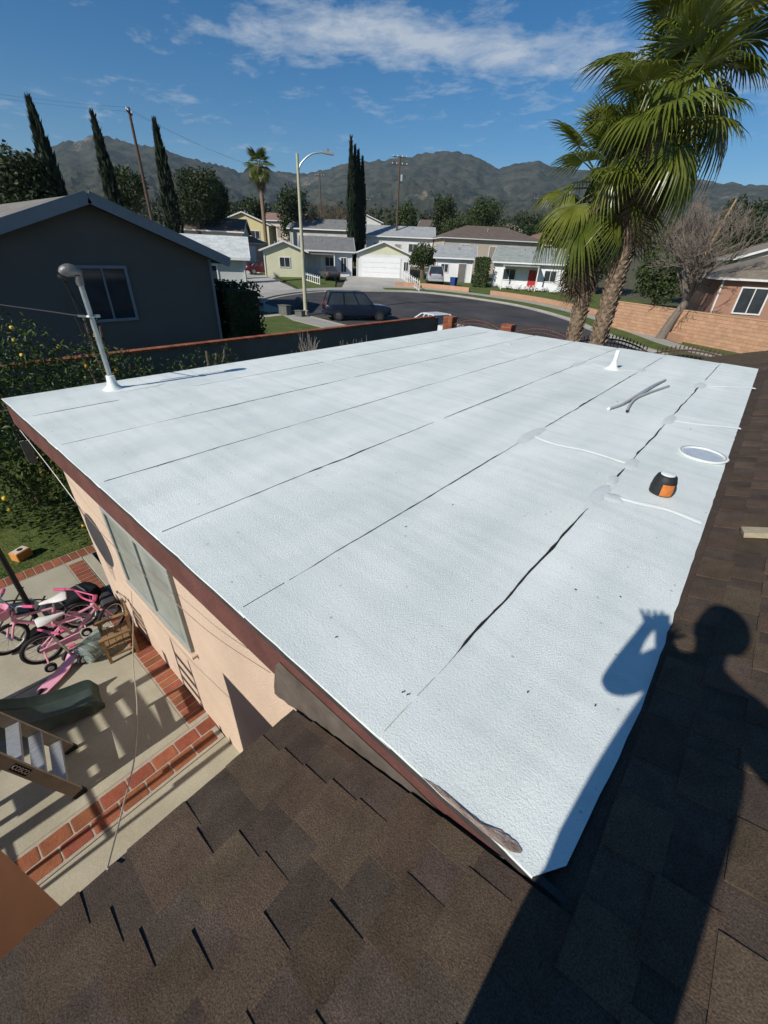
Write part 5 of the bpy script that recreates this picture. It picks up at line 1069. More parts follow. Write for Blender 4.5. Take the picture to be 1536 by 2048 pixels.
# brick house and block wall on the right
dwelling('house', 'brick house with brown hip roof and white windows above the tan block wall', (42.2, -1.2, 0), math.radians(-72), 13, 9, 2.7, 'h', (.34, .19, .13), (.19, .16, .12), [('win', -4.6, .7, 1.5, 1.5), ('win', -2.2, .7, 1.5, 1.5), ('win', 1.0, .7, 1.5, 1.5)], base=1.15, chimney=None)
p = atdist(1500, 520, 52)
dwelling('house', 'cream house with brown gable roof behind the brick house', (p[0]+2, p[1]-3, 0), math.radians(-72), 10, 8, 3.0, 'y', (.62, .56, .42), (.22, .19, .15), [('win', 0, 1.2, 1.4, 1.2)], base=2.0)
TANB = M('tan_block', (.44, .26, .16), rough=.95, var=.10, scale=3, bump=.25, bscale=30, rand=.10, fine=.08, fscale=40)
A, B = Vector((37.6, 9.8, 0)), Vector((30.6, -2.8, 0)); dv = (B-A); Ln = dv.length; dv.normalize(); ang = math.atan2(dv.y, dv.x)
bw_ = thing('block_wall', 'tan concrete block retaining wall along the corner lot', 'wall', (A.x, A.y, terr(A.x, A.y)), ang)
b = MB(); b.box((Ln/2, 0, .85), (Ln, .15, 1.9)); b.build('wall_core', MORT, bw_)
bm2 = MB(); bm2.box((0, 0, 0), (1, 1, 1), bev=.03); blk = bm2.mesh('block', TANB); k = 0; z = .09
while z < 1.75:
    x = .2 if k % 2 else .4
    while x < Ln-.1:
        if abs(x-Ln*.62) > .03: link('block', blk, bw_, (x, 0, z), None, (.392, .19, .192))
        x += .40
    z += .2; k += 1
b = MB(); b.box((Ln/2, 0, 1.83), (Ln+.1, .24, .06)); b.build('coping', TANB, bw_)
t = thing('gate_post', 'cream stucco gate post at the end of the tan block wall', 'post', (B.x, B.y, 0), ang); b = MB(); b.box((0, 0, 1.1), (.5, .5, 2.2), bev=.02); b.build('shaft', wallmat((.62, .52, .32)), t); b = MB(); b.box((0, 0, 2.24), (.62, .62, .09), bev=.02); b.build('cap', wallmat((.62, .52, .32)), t); b = MB(); b.box((0, 0, 1.5), (.53, .53, .05)); b.build('band', BRICK, t)
# low kerb walls of the right-hand front lawns
lw = offset(R_, 3.35); lw2 = offset(R_, 3.6)
for (i0, i1, lab) in ((2, 15, 'low tan brick garden wall along the lawn beside the grey driveway'), (18, 42, 'longer low tan brick garden wall along the flower lawn')):
    mb = MB(); n = 0
    for i in range(i0, min(i1, len(lw)-1)):
        a, c = lw[i], lw2[i]; g = terr(a[0], a[1]); mb.v += [(a[0], a[1], g), (a[0], a[1], g+.55), (c[0], c[1], g+.55), (c[0], c[1], g)]; n += 1
    for i in range(n-1):
        for j in range(3): mb.f.append((i*4+j, i*4+j+1, (i+1)*4+j+1, (i+1)*4+j)); mb.mi.append(0)
    mb.f += [(0, 1, 2, 3), (n*4-4, n*4-3, n*4-2, n*4-1)]; mb.mi += [0, 0]; tag(mb.build('low_wall', TANB), lab, 'wall')
# white flower clumps and pickets
WFL = M('white_petals', (.80, .80, .78), rough=.7, var=.05)
rg = random.Random(77); fl_lab = ['white flower clump in the bed before the long white house']
for i in range(16):
    px_ = 985+i*9+rg.uniform(-3, 3); py_ = 577+i*.9+rg.uniform(-3, 3); p = atg(px_, py_)
    t = thing('flower_clump', fl_lab[0], 'flowers', tuple(p), 0, 'white flowers before the long house'); b = MB()
    for _ in range(26): q = (rg.gauss(0, .16), rg.gauss(0, .16), rg.uniform(.28, .6)); b.sphere(q, rg.uniform(.03, .07), 5, 3)
    o = b.build('blooms', WFL, t); o['kind'] = 'stuff'; b = MB(); leaves(b, [(rg.gauss(0, .15), rg.gauss(0, .15), rg.uniform(.0, .35)) for _ in range(50)], .16, rg); b.build('leaves', LEMLEAF, t)
def pickets(label, a, c, n, h_):
    t = thing('picket_fence', label, 'fence', tuple(a)); a = Vector(a); c = Vector(c)
    for i in range(n+1):
        p = a.lerp(c, i/n); b = MB(); b.box((p.x, p.y, p.z+h_/2), (.07, .07, h_)); b.build('picket', TRIM, t, world=True)
    for f_ in (.2, .8): b = MB(); b.beam(a+Vector((0, 0, h_*f_)), c+Vector((0, 0, h_*f_)), .05, .07); b.build('rail', TRIM, t, world=True)
pickets('white picket fence stepping down beside the wide white garage', atg(806, 561), atg(838, 585), 9, 1.15)
pickets('short white picket fence on the lawn before the porch house', atg(612, 563), atg(640, 572), 7, .95)
# ------------------------------------------------------------------ vehicles
def car(label, cat, loc, rotz, col, Ln=4.7, W=1.85, H=1.72, belt=1.0, suv=True):
    t = thing('parked_'+cat.replace(' ', '_'), label, cat, loc, rotz, 'cars parked round the cul-de-sac')
    P = M('car_paint_%d_%d_%d' % tuple(int(q*999) for q in col), col, rough=.25, var=.06, scale=3, spec=.6, metal=.2); h = Ln/2
    st = [(-h, .62, .50, .86), (-h+.12, .42, .46, .94), (-h+.5, .30, .44, .97), (-h+1.3, .28, belt-.45, 1.), (0, .28, belt-.44, 1.), (h-1.5, .28, belt-.45, 1.), (h-1.15, .28, belt-.52, .99), (h-.4, .30, belt-.62, .95), (h-.1, .40, belt-.66, .88), (h, .55, belt-.72, .80)]
    st = [(x, z0, (belt if i < 6 else belt-.06*(i-5)) if i > 0 else belt-.12, w_) for i, (x, z0, _, w_) in enumerate(st)]
    b = MB(); m = 10
    for (x, z0, z1, k) in st:
        w_ = W/2*k; zm = (z0+z1)/2; ring = [(0, z0), (w_*.86, z0), (w_*.98, z0+.10), (w_, zm), (w_*.96, z1-.06), (w_*.88, z1), (0, z1+.02)]
        b.v += [(x, y, z) for y, z in ring]+[(x, -y, z) for y, z in ring[-2:0:-1]]
    m = 12
    for i in range(len(st)-1):
        for j in range(m): b.f.append((i*m+j, i*m+(j+1) % m, (i+1)*m+(j+1) % m, (i+1)*m+j)); b.mi.append(0)
    b.f += [tuple(range(m)), tuple((len(st)-1)*m+j for j in range(m))]; b.mi += [0, 0]; body = b.build('body', P, t, smooth=True)
    x0, x1 = (-h+.10, h-1.35) if suv else (-h+.75, h-1.45); r0, r1 = (-h+.38, h-2.05) if suv else (-h+1.35, h-2.2); wb, wt = W/2*.90, W/2*.72
    lo = [(x0, wb), (x1, wb), (x1, -wb), (x0, -wb)]; hi = [(r0, wt), (r1, wt), (r1, -wt), (r0, -wt)]; zb, zt = belt-.03, H-.06
    b = MB(); b.add([(x, y, zb) for x, y in lo]+[(x, y, zt) for x, y in hi], [(0, 1, 5, 4), (1, 2, 6, 5), (2, 3, 7, 6), (3, 0, 4, 7), (4, 5, 6, 7)]); b.build('windows', PANE, t)
    b = MB(); b.add([(x*1.02, y*1.04, zt) for x, y in hi]+[(x*.94, y*.86, H) for x, y in hi], [(0, 1, 5, 4), (1, 2, 6, 5), (2, 3, 7, 6), (3, 0, 4, 7), (4, 5, 6, 7), (3, 2, 1, 0)]); b.build('roof', P, t)
    for s in (-1, 1):
        for (f0, f1) in ((0, 0), (1, 1), (.36, .38), (.68, .68)):
            b = MB(); b.beam((x0+(x1-x0)*f0, s*(wb+.008), zb), (r0+(r1-r0)*f1, s*(wt+.008), zt+.02), .05, .07, up=(1, 0, 0)); b.build('pillar', P, t)
        for wx in (-h+.88, h-.92):
            b = MB(); b.lathe([(.20, -.11), (.33, -.11), (.345, 0), (.33, .11), (.20, .11)], (wx, s*(W/2-.10), .345), 22, (0, 1, 0)); w_ = b.build('wheel', RUB, t, smooth=True)
            b = MB(); b.lathe([(.03, s*.09), (.21, s*.105), (.21, s*.115)], (wx, s*(W/2-.10), .345), 16, (0, 1, 0)); b.build('hubcap', CHR, w_, smooth=True)
        b = MB(); b.box((h-.10, s*(W/2*.66), belt-.36), (.12, .34, .15), bev=.03); b.build('headlight', M('headlamp_glass', (.65, .66, .66), rough=.1, var=.1), t)
        b = MB(); b.box((-h+.05, s*(W/2*.72), belt-.12), (.10, .22, .26), bev=.03); b.build('tail_light', M('tail_lens', (.32, .02, .02), rough=.2), t)
        b = MB(); b.box((x1-.25, s*(W/2+.07), belt+.02), (.10, .18, .13), bev=.03); b.build('mirror', P, t)
    for (x, k) in ((h+.01, 1), (-h-.01, -1)):
        b = MB(); b.box((x-k*.03, 0, .47), (.10, W*.86, .2), bev=.03); b.build('bumper', P if suv else WIRE, t)
    return t
car('dark blue sport utility vehicle parked in the cul-de-sac behind the garden wall', 'suv', (24.0, 23.5, .02), math.radians(-34), (.011, .018, .036), 4.8, 1.95, 1.85, 1.08)
car('white sedan with arched roof just showing over the garden wall end', 'sedan', (22.0, 15.5, .02), math.radians(78), (.72, .72, .70), 4.5, 1.75, 1.40, .92, False)
p = atg(528, 552); car('dark red car parked on the concrete drive beside the hedge', 'car', (p[0]+.4, p[1]+.6, terr(p[0], p[1])+.13), facing(p)+PI*.05, (.085, .008, .013), 4.3, 1.75, 1.45, .92, False)
p = atg(664, 562); car('grey hatchback parked in front of the porch house', 'car', (p[0], p[1]+.5, terr(p[0], p[1])+.1), facing(p)+PI*.6, (.09, .095, .10), 4.0, 1.7, 1.45, .92, False)
p = atg(868, 570); car('silver van parked on the grey drive beside the picket fence', 'van', (p[0], p[1], terr(p[0], p[1])+.13), facing(p)+PI*.52, (.45, .47, .50), 4.8, 1.9, 1.9, 1.1, True)
p = atg(906, 575); t = thing('wheeled_bin', 'blue wheeled bin standing at the end of the grey drive', 'bin', tuple(p)); b = MB(); b.add([(-.25, -.28, .05), (.25, -.28, .05), (.25, .28, .05), (-.25, .28, .05), (-.3, -.35, 1.0), (.3, -.35, 1.0), (.3, .35, 1.0), (-.3, .35, 1.0)], [(3, 2, 1, 0), (4, 5, 6, 7), (0, 1, 5, 4), (1, 2, 6, 5), (2, 3, 7, 6), (3, 0, 4, 7)]); b.build('body', M('blue_bin', (.02, .06, .20), rough=.5), t); b = MB(); b.box((0, 0, 1.03), (.66, .76, .06), bev=.02); b.build('lid', M('blue_bin', (.02, .06, .20)), t)
for s in (-1, 1): b = MB(); b.lathe([(.1, -.03), (.1, .03)], (s*.26, .28, .1), 12, (1, 0, 0)); b.build('wheel', RUB, t)
UT = M('grey_green_box', (.12, .13, .11), rough=.8, var=.2, scale=5)
for (x, y, lab, d) in ((20.6, 27.55, 'larger grey utility box on the lawn beside the street lamp', (.5, .75, .62)), (21.0, 26.3, 'smaller green utility box on the lawn beside the sidewalk', (.45, .62, .36))):
    t = thing('utility_box', lab, 'utility box', (x, y, .11), .2); b = MB(); b.box((0, 0, d[2]/2), d, bev=.02); b.build('cabinet', UT, t); b = MB(); b.box((0, 0, d[2]+.02), (d[0]+.08, d[1]+.08, .05), bev=.015); b.build('lid', UT, t)
p = atg(597, 615); t = thing('tipped_bin', 'dark bin tipped over on the concrete behind the street lamp', 'bin', (p[0], p[1], p[2]+.13), .8); b = MB(); b.lathe([(.24, -.5), (.30, .45), (.27, .45), (.21, -.46)], (0, 0, .30), 16, (1, 0, 0), cap=False); b.lathe([(.24, -.5), (.01, -.5)], (0, 0, .3), 16, (1, 0, 0), cap=False); b.build('body', UT, t, smooth=True); b = MB(); b.torus((.45, 0, .30), .30, .02, axis=(1, 0, 0), n=20, m=6); b.build('rim', WIRE, t)
# ------------------------------------------------------------------ street lamp, poles and wires
LC = M('lamp_post_concrete', (.42, .40, .28), rough=.85, var=.12, scale=3, fine=.1, fscale=30)
lx, ly = 22.1, 27.0
t = thing('street_lamp', 'tall concrete street lamp with curved metal arm beside the cul-de-sac', 'street lamp', (lx, ly, .12))
b = MB(); b.tube([(0, 0, 0), (0, 0, 9.3)], [.15, .085], 12); b.build('post', LC, t, smooth=True); b = MB(); b.lathe([(.22, 0), (.22, .25), (.16, .3)], n=12); b.build('base', LC, t, smooth=True)
ad = Vector((.72, -.69, 0)); b = MB(); b.tube(smooth_line([(0, 0, 8.35), tuple(ad*.25+Vector((0, 0, 8.85))), tuple(ad*.9+Vector((0, 0, 9.3))), tuple(ad*1.7+Vector((0, 0, 9.45)))], 6), .045, 8); b.build('arm', GALV, t, smooth=True)
b = MB(); q = ad*1.95+Vector((0, 0, 9.42)); b.beam(ad*1.6+Vector((0, 0, 9.45)), ad*2.35+Vector((0, 0, 9.40)), .26, .13); b.build('lamp_head', GALV, t); b = MB(); b.tube([q+Vector((0, 0, .06)), q+Vector((0, 0, .22))], .05, 8); b.build('photo_cell', ALU, t); b = MB(); b.beam(ad*1.75+Vector((0, 0, 9.37)), ad*2.25+Vector((0, 0, 9.335)), .2, .04); b.build('lens', WHT, t)
CREO = M('creosote_pole', (.10, .065, .05), rough=.9, var=.25, scale=4)
def pole(label, x, y, top, arms, yaw, transformer=False):
    g = terr(x, y); t = thing('power_pole', label, 'power pole', (x, y, g)); H = top-g; b = MB(); b.tube([(0, 0, 0), (0, 0, H)], [.18, .11], 10); b.build('post', CREO, t, smooth=True); tips = []
    dx, dy = math.cos(yaw), math.sin(yaw)
    for (dz, hw) in arms:
        b = MB(); b.beam((-dx*hw, -dy*hw, H-dz), (dx*hw, dy*hw, H-dz), .10, .12); am = b.build('cross_arm', CREO, t)
        for f_ in (-.92, -.35, .35, .92):
            b = MB(); b.lathe([(.05, 0), (.06, .08), (.03, .16)], (dx*hw*f_, dy*hw*f_, H-dz+.06), 8); b.build('insulator', WHT, am); tips.append((x+dx*hw*f_, y+dy*hw*f_, top-dz+.2))
    if transformer: b = MB(); b.lathe([(.2, 0), (.26, .05), (.26, .8), (.1, .9)], (dx*.45, dy*.45, H-3.0), 14); b.build('transformer', GALV, t, smooth=True)
    return tips
tp1 = pole('weathered wooden power pole with one short crossarm between the cypresses', 22.4, 50.2, 14.35, [(.35, .75)], .9)
tp2 = pole('wooden power pole with two crossarms and grey transformer beyond the houses', 61.4, 51.3, 16.7, [(.15, 1.1), (1.0, 1.2)], -.65, True)
tp3 = pole('thin distant power pole beside the clustered cypresses', 73.0, 82.3, 17.9, [(.4, .9)], -.7)
q = atdist(730, 398, 125); tp4 = pole('far power pole with pale crossarm low beside the cypress cluster', q[0], q[1], q[2], [(.2, 1.3)], -.7)
q = atdist(1078, 396, 130); tp5 = pole('far power pole standing beyond the rounded trees', q[0], q[1], q[2], [(.2, 1.2)], -.7)
def wire(a, c, sag, label, r=.012):
    a = Vector(a); c = Vector(c); b = MB(); b.tube([a.lerp(c, i/14)-Vector((0, 0, sag*4*(i/14)*(1-i/14))) for i in range(15)], r, 4, cap=False); tag(b.build('power_line', WIRE), label, 'power line', 'overhead power lines')
wl_ = 'thin overhead power line strung between poles above the neighbourhood'
for i in range(0, 4, 3): wire(tp1[i], (tp1[i][0]-30, tp1[i][1]+14, 15.5), .9, 'thin power line running from the weathered pole past the tallest cypress', .006); wire(tp1[i], tp3[i], 1.6, 'thin power line running from the weathered pole toward the far palm', .006)
for i in (0, 2, 3): wire(tp2[i], tp5[i], 2.4, 'thin power line running from the transformer pole toward the fan palms', .010); wire(tp2[i], tp3[i], 1.5, 'thin power line running from the transformer pole toward the cypress cluster', .009)
# ------------------------------------------------------------------ trees of the neighbourhood
DK = leafmat('dark_evergreen_leaf', (.014, .028, .010), (.055, .075, .024), rough=.6, trans=.16, scale=1.2)
CY = leafmat('cypress_leaf', (.008, .017, .008), (.026, .038, .015), rough=.7, trans=.06, scale=2.)
MG = leafmat('mid_green_leaf', (.025, .045, .012), (.070, .095, .026), rough=.55, trans=.18, scale=1.)
def cypress(label, x, y, top, r_, seed, n=2600, group='slim cypress trees'):
    g = terr(x, y); rg = random.Random(seed); t = thing('cypress_tree', label, 'tree', (x, y, g), 0, group); H = top-g; mb = MB()
    for _ in range(n):
        f_ = rg.random()**.85; pr = r_*min(1, (1-f_)*2.1)**.75*min(1, .35+f_*4)*(1+.22*mnoise.noise(Vector((f_*9, seed, 0)))); a = rg.uniform(0, 2*PI); rr = pr*rg.uniform(.55, 1.05)
        p = Vector((rr*math.cos(a), rr*math.sin(a), .4+f_*(H-.6))); d = Vector((math.cos(a)*.25+rg.gauss(0, .12), math.sin(a)*.25+rg.gauss(0, .12), 1)).normalized(); s_ = d.cross(Vector((rg.gauss(0, 1), rg.gauss(0, 1), 0))).normalized(); ln = rg.uniform(.25, .6)*(H/11)**.5
        mb.add([p-s_*ln*.16, p+s_*ln*.16, p+d*ln], [(0, 1, 2)])
    core = []
    for i in range(14): f_ = i/13; core.append((r_*.62*min(1, (1-f_)*2.1)**.75*min(1, .35+f_*4)+.01, .4+f_*(H-1.0)))
    mb.lathe(core, n=10); mb.build('crown', CY, t); b = MB(); b.tube([(0, 0, 0), (0, 0, 1.0)], .14, 8); b.build('trunk', BARK, t)
cypress('slim dark cypress with bent tip, tallest left of the power pole', 12.75, 43.15, 12.15, .72, 1)
cypress('slim dark cypress standing beside the weathered power pole, over the gable ridge', 18.65, 48.55, 13.1, .64, 2)
cypress('slim dark cypress right of the weathered power pole, beside the rounded dark tree', 22.0, 45., 12.95, .66, 3)
for i, (px_, ty, r_) in enumerate(((702, 275, .62), (710, 293, .55), (717, 302, .55), (725, 315, .6))):
    q = atdist(px_, ty, 75+i*.6); cypress(('tallest cypress of the close cluster of four', 'second tallest cypress of the close cluster of four', 'third tallest cypress of the close cluster of four', 'shortest cypress of the close cluster of four')[i], q[0], q[1], q[2], r_, 10+i, 1800, 'cluster of four cypresses')
def tree(label, px_, py_top, D, wpx, hpx, mat, seed, n=2200, leaf=.34, group='neighbourhood trees', name='leafy_tree'):
    """crown top at a pixel direction, D metres away; wpx, hpx crown size in photo pixels turned into metres at that distance"""
    tp = atdist(px_, py_top, D); g = terr(tp[0], tp[1]); pm = 829.3*1.12/D*1.05; R0 = wpx/pm/2; Hc = hpx/pm; rg = random.Random(seed); t = thing(name, label, 'tree', (tp[0], tp[1], g), 0, group)
    zc_ = tp[2]-g-Hc/2; bl = [(0, 0, zc_, R0*.75, R0*.75, Hc*.45)]
    for k in range(9): a = rg.uniform(0, 2*PI); bl.append((R0*.62*math.cos(a), R0*.62*math.sin(a), zc_+rg.uniform(-.36, .30)*Hc, R0*rg.uniform(.28, .45), R0*rg.uniform(.28, .45), Hc*rg.uniform(.16, .26)))
    mb = MB(); leaves(mb, cloud_pts(bl, int(n*2.2), rg, .3), leaf, rg, .6); mb.build('crown', mat, t)
    b = MB(); b.tube([(0, 0, 0), (rg.uniform(-.3, .3), 0, zc_*.6), (0, 0, zc_)], [.32, .22, .12], 8)
    for k in range(4): a = rg.uniform(0, 2*PI); b.tube([(0, 0, zc_*.7), (R0*.5*math.cos(a), R0*.5*math.sin(a), zc_+Hc*.1)], [.12, .04], 6)
    b.build('trunk', BARK, t, smooth=True)
tree('dark rounded tree at the edge behind the tan-roofed house', 12, 282, 44, 95, 120, DK, 1, 3000, .3)
tree('dark bushy tree beside the third slim cypress', 378, 328, 70, 100, 90, DK, 2, 3000, .34)
tree('dark lower tree right of the bushy tree by the third cypress', 425, 350, 74, 50, 70, DK, 3, 1500, .32)
tree('small green tree behind the weathered power pole', 248, 328, 66, 56, 70, MG, 4, 1500, .3)
tree('dark green tree below the street lamp arm', 578, 364, 88, 75, 90, DK, 5, 2400, .4)
tree('dark low tree left of the far palm', 500, 388, 92, 60, 60, DK, 6, 1500, .4)
tree('yellow-green tree left of the transformer pole foot', 815, 400, 100, 56, 60, MG, 7, 1600, .42)
tree('dense dark round tree below the highest mountain ridge', 895, 386, 110, 58, 72, DK, 8, 2200, .42)
tree('looser green tree right of the dense round tree', 975, 390, 110, 76, 72, MG, 9, 2200, .42)
tree('dark tree behind the lowest palm crown', 1075, 420, 100, 90, 70, DK, 10, 2200, .42)
tree('green tree at the far right beyond the cream house', 1530, 395, 60, 95, 110, DK, 11, 2600, .32)
tree('green shrubby tree beside the small white house roof', 850, 482, 62, 60, 50, MG, 12, 1600, .26)
tree('dark tree between the grey-roofed and brown-roofed houses', 690, 425, 98, 80, 60, DK, 13, 1800, .4)
tree('dark tree behind the yellow gabled house', 455, 395, 96, 70, 70, DK, 14, 1800, .4)
tree('olive tree behind the brown-roofed house', 920, 430, 96, 90, 50, MG, 15, 1800, .4)
tree('dark tree rising behind the three fan palms', 1230, 420, 60, 120, 110, DK, 16, 2600, .3)
tree('dark tree beyond the brick house roof', 1420, 470, 58, 130, 80, DK, 19, 2600, .3)
tree('green tree between the bare tree and the brick house', 1345, 500, 50, 110, 80, MG, 20, 2600, .26)
tree('dark tree beyond the palms at the lawn corner', 1150, 455, 74, 110, 80, DK, 21, 2400, .32)
tree('dark tree behind the cream house by the right edge', 1490, 430, 80, 120, 90, DK, 22, 2400, .34)
tree('dark tree behind the long white house', 1010, 440, 90, 80, 55, DK, 18, 1800, .4)
def hedge(label, c, d, rotz, n, size, mat, seed):
    t = thing('hedge', label, 'hedge', c, rotz); rg = random.Random(seed); mb = MB(); pts = []
    for _ in range(n):
        p = [rg.uniform(-.5, .5) for _ in range(3)]; k = rg.randrange(5); 
        if k < 2: p[0] = math.copysign(.5, p[0])
        elif k < 4: p[1] = math.copysign(.5, p[1])
        else: p[2] = .5
        pts.append((p[0]*d[0]+rg.gauss(0, .06), p[1]*d[1]+rg.gauss(0, .06), max(.05, (p[2]+.5)*d[2]+rg.gauss(0, .05))))
    leaves(mb, pts, size, rg, .6); mb.box((0, 0, d[2]*.48), (d[0]*.9, d[1]*.9, d[2]*.94)); mb.build('foliage', mat, t)
hedge('dark clipped hedge between the neighbour lawn and the concrete drive', (18.6, 34.6, .1), (2.2, 6.5, 2.0), math.radians(-25), 5200, .13, DK, 1)
hedge('shaded bushes along the side of the neighbour house', (10.0, 17.6, 0), (1.4, 3.8, 2.9), 0, 3600, .14, DK, 2)
p = atg(962, 577); hedge('tall dark clipped hedge beside the small white house', (p[0]+.6, p[1]+.6, p[2]), (1.5, 2.2, 3.0), facing(p), 2200, .2, MG, 3)
q = atdist(516, 312, 80); palm('distant skirted palm rising behind the peach house', (q[0], q[1], terr(q[0], q[1])), q[2]-1.0, .28, 34, 9, 34, (0, 0), 1.2, False)
# leafless trees
BARE = M('grey_bare_twigs', (.17, .14, .115), rough=.95, var=.2, scale=6)
t = thing('bare_tree', 'large leafless grey tree behind the palms above the block wall', 'tree', (34.6, 5.6, 0)); rg = random.Random(4); b = MB()
b.tube([(34.6, 5.6, -.1), (34.7, 5.3, 1.2), (34.9, 4.9, 2.4)], [.34, .26, .22], 10); base_ = Vector((34.9, 4.9, 2.3))
for k in range(9): branch(b, base_, (rg.gauss(0, .4), rg.gauss(.05, .5), 1), 2.2, .11, 6, rg, .45, .12, 3, .008)
b.build('branches', BARE, t, world=True)
b = MB(); b.tube([(34.95, 4.95, 2.3), (35.1, 5.0, 4.4), (35.2, 4.4, 7.6)], [.13, .10, .05], 8); b.build('trunk', M('tan_limb', (.36, .22, .12), rough=.9, var=.2), t, world=True, smooth=True)
for i, (px_, D, lab) in enumerate(((640, 86, 'brownish leafless tree left of the cypress cluster'), (672, 92, 'grey leafless tree at the foot of the cypress cluster'))):
    q = atdist(px_, 440, D); rg = random.Random(60+i); t = thing('bare_tree', lab, 'tree', (q[0], q[1], terr(q[0], q[1])), 0, 'leafless trees by the cypresses'); b = MB(); g = terr(q[0], q[1]); b.tube([(0, 0, 0), (0, 0, 2.5)], [.25, .2], 7)
    for k in range(7): branch(b, Vector((0, 0, 2.3)), (rg.gauss(0, .6), rg.gauss(0, .6), 1), 2.6, .09, 4, rg, .5, .2, 3, .018)
    b.build('branches', M('brown_twigs', (.14, .11, .075), rough=.95, var=.2), t)

wd_ = MB(); rg = random.Random(90)
for k in range(520):
    D = rg.uniform(125, 620); a = math.radians(rg.uniform(-5, 92)); x, y = D*math.cos(a), D*math.sin(a); g = terr(x, y); r0 = rg.uniform(2., 4.5); hh = rg.uniform(4, 9); bl = [(x, y, g+hh*.55, r0, r0, hh*.5), (x+rg.gauss(0, r0*.6), y+rg.gauss(0, r0*.6), g+hh*.4, r0*.7, r0*.7, hh*.38)]
    leaves(wd_, cloud_pts(bl, 55, rg, .3), 1.5*(D/250)**.3, rg, .75)
o = wd_.build('distant_woodland', leafmat('far_tree_leaf', (.016, .028, .012), (.060, .066, .030), rough=.8, trans=.1, scale=.06)); o['kind'] = 'stuff'; o['label'] = 'far-off belt of trees covering the rising ground below the mountains'; o['category'] = 'trees'
# ------------------------------------------------------------------ the photographer, who casts the shadow on the roof
SKIN = M('skin', (.42, .25, .17), rough=.55, var=.06, scale=20); SHIRT = M('dark_tee_shirt', (.05, .055, .07), rough=.9, var=.2, scale=9, bump=.3, bscale=20); JEAN = M('work_jeans', (.06, .075, .11), rough=.9, var=.25, scale=7, bump=.3, bscale=30); SHOE = M('brown_boots', (.09, .06, .04), rough=.7, var=.2); HAIR = M('black_hair', (.02, .016, .014), rough=.6, var=.3, scale=60)
pr = thing('person', 'person standing on the shingles in dark T-shirt and jeans holding up a phone', 'person', (-.30, -.20, rz(-.2)))
def skinbody(chains, root_i=0, sub=2):
    vs = []; es = []; rr = []
    idx = {}
    for ch in chains:
        prev = None
        for (key, p, r) in ch:
            if key is not None and key in idx: i = idx[key]
            else:
                i = len(vs); vs.append(p); rr.append(r)
                if key is not None: idx[key] = i
            if prev is not None: es.append((prev, i))
            prev = i
    me = bpy.data.meshes.new('body_cage'); me.from_pydata(vs, es, []); o = bpy.data.objects.new('body_cage', me); sc.collection.objects.link(o)
    sk = o.modifiers.new('Skin', 'SKIN'); sk.use_smooth_shade = True
    for i, v_ in enumerate(me.skin_vertices[0].data): q = rr[i]; v_.radius = q if isinstance(q, tuple) else (q, q); v_.use_root = (i == root_i)
    ss = o.modifiers.new('Sub', 'SUBSURF'); ss.levels = sub; ss.render_levels = sub
    bpy.context.view_layer.update(); out = bpy.data.meshes.new_from_object(o.evaluated_get(bpy.context.evaluated_depsgraph_get())); bpy.data.objects.remove(o); return out
fl_, fr_ = rz(-.08), rz(-.29)
LH = (-.088, .030, 4.13); RH = (-.045, -.055, 4.07)
def fingers(h, sgn, tip):
    out = []
    for k in range(4):
        s0 = (h[0]-.004, h[1]+sgn*(-.022+.016*k), h[2]+.055-.004*k); m1 = (h[0]-.004, h[1]+sgn*(-.026+.024*k), h[2]+.095-.010*k); m2 = (h[0]+.004, h[1]+sgn*(-.022+.029*k), h[2]+.130-.016*k)
        out.append([(('p', sgn), h, .027), (None, s0, .013), (None, m1, .0088), (None, m2, .0075)])
    out.append([(('p', sgn), h, .027), (None, (h[0]-.02, h[1]-sgn*.02, h[2]+.02), .012), (None, (h[0]-.028, h[1]-sgn*.034, h[2]+.045), .009)])
    return out
chains = [[('pel', (-.35, -.20, 3.50), (.215, .205)), ('bel', (-.35, -.205, 3.75), (.205, .20)), ('chest', (-.35, -.225, 3.99), (.205, .19)), ('ub', (-.31, -.215, 4.13), (.13, .10)), ('nk', (-.285, -.215, 4.235), .052), ('jaw', (-.258, -.205, 4.305), (.066, .075)), ('hd', (-.262, -.208, 4.40), (.092, .102)), ('crn', (-.270, -.212, 4.475), (.068, .078))],
          [('ub', 0, 0), ('sl', (-.29, -.06, 4.12), .08), ('el', (-.19, .045, 3.855), .060), ('wl', (-.115, .040, 4.06), .031), (('p', 1), LH, .027)],
          [('ub', 0, 0), ('sr', (-.35, -.42, 4.13), .09), ('er', (-.24, -.47, 3.95), .066), ('wr', (-.10, -.12, 4.05), .034), (('p', -1), RH, .027)],
          [('pel', 0, 0), ('hl', (-.33, -.115, 3.38), .115), ('kl', (-.30, -.105, 3.02), .085), ('al', (-.33, -.09, fl_+.10), .055), ('ol', (-.25, -.07, fl_+.045), .042), ('tl', (-.16, -.03, fl_+.035), .034)],
          [('pel', 0, 0), ('hr', (-.34, -.255, 3.38), .115), ('kr', (-.31, -.235, 3.02), .085), ('ar', (-.34, -.25, fr_+.10), .055), ('or', (-.26, -.29, fr_+.045), .042), ('tr', (-.17, -.28, fr_+.035), .034)]]+fingers(LH, 1, 0)+fingers(RH, -1, 0)
me = skinbody(chains); me.materials.clear(); [me.materials.append(m) for m in (SKIN, SHIRT, JEAN, SHOE)]
for f_ in me.polygons:
    c = f_.center; z = c.z; k = 0
    if z < 2.82: k = 3
    elif z < 3.55: k = 2
    elif z < 4.19 and math.hypot(c.x+.31, c.y+.21) < .205 and not (c.x > -.2): k = 1
    elif 3.93 < z < 4.2 and (math.hypot(c.x+.3, c.y+.21) < .27 and c.x < -.22): k = 1
    f_.material_index = k
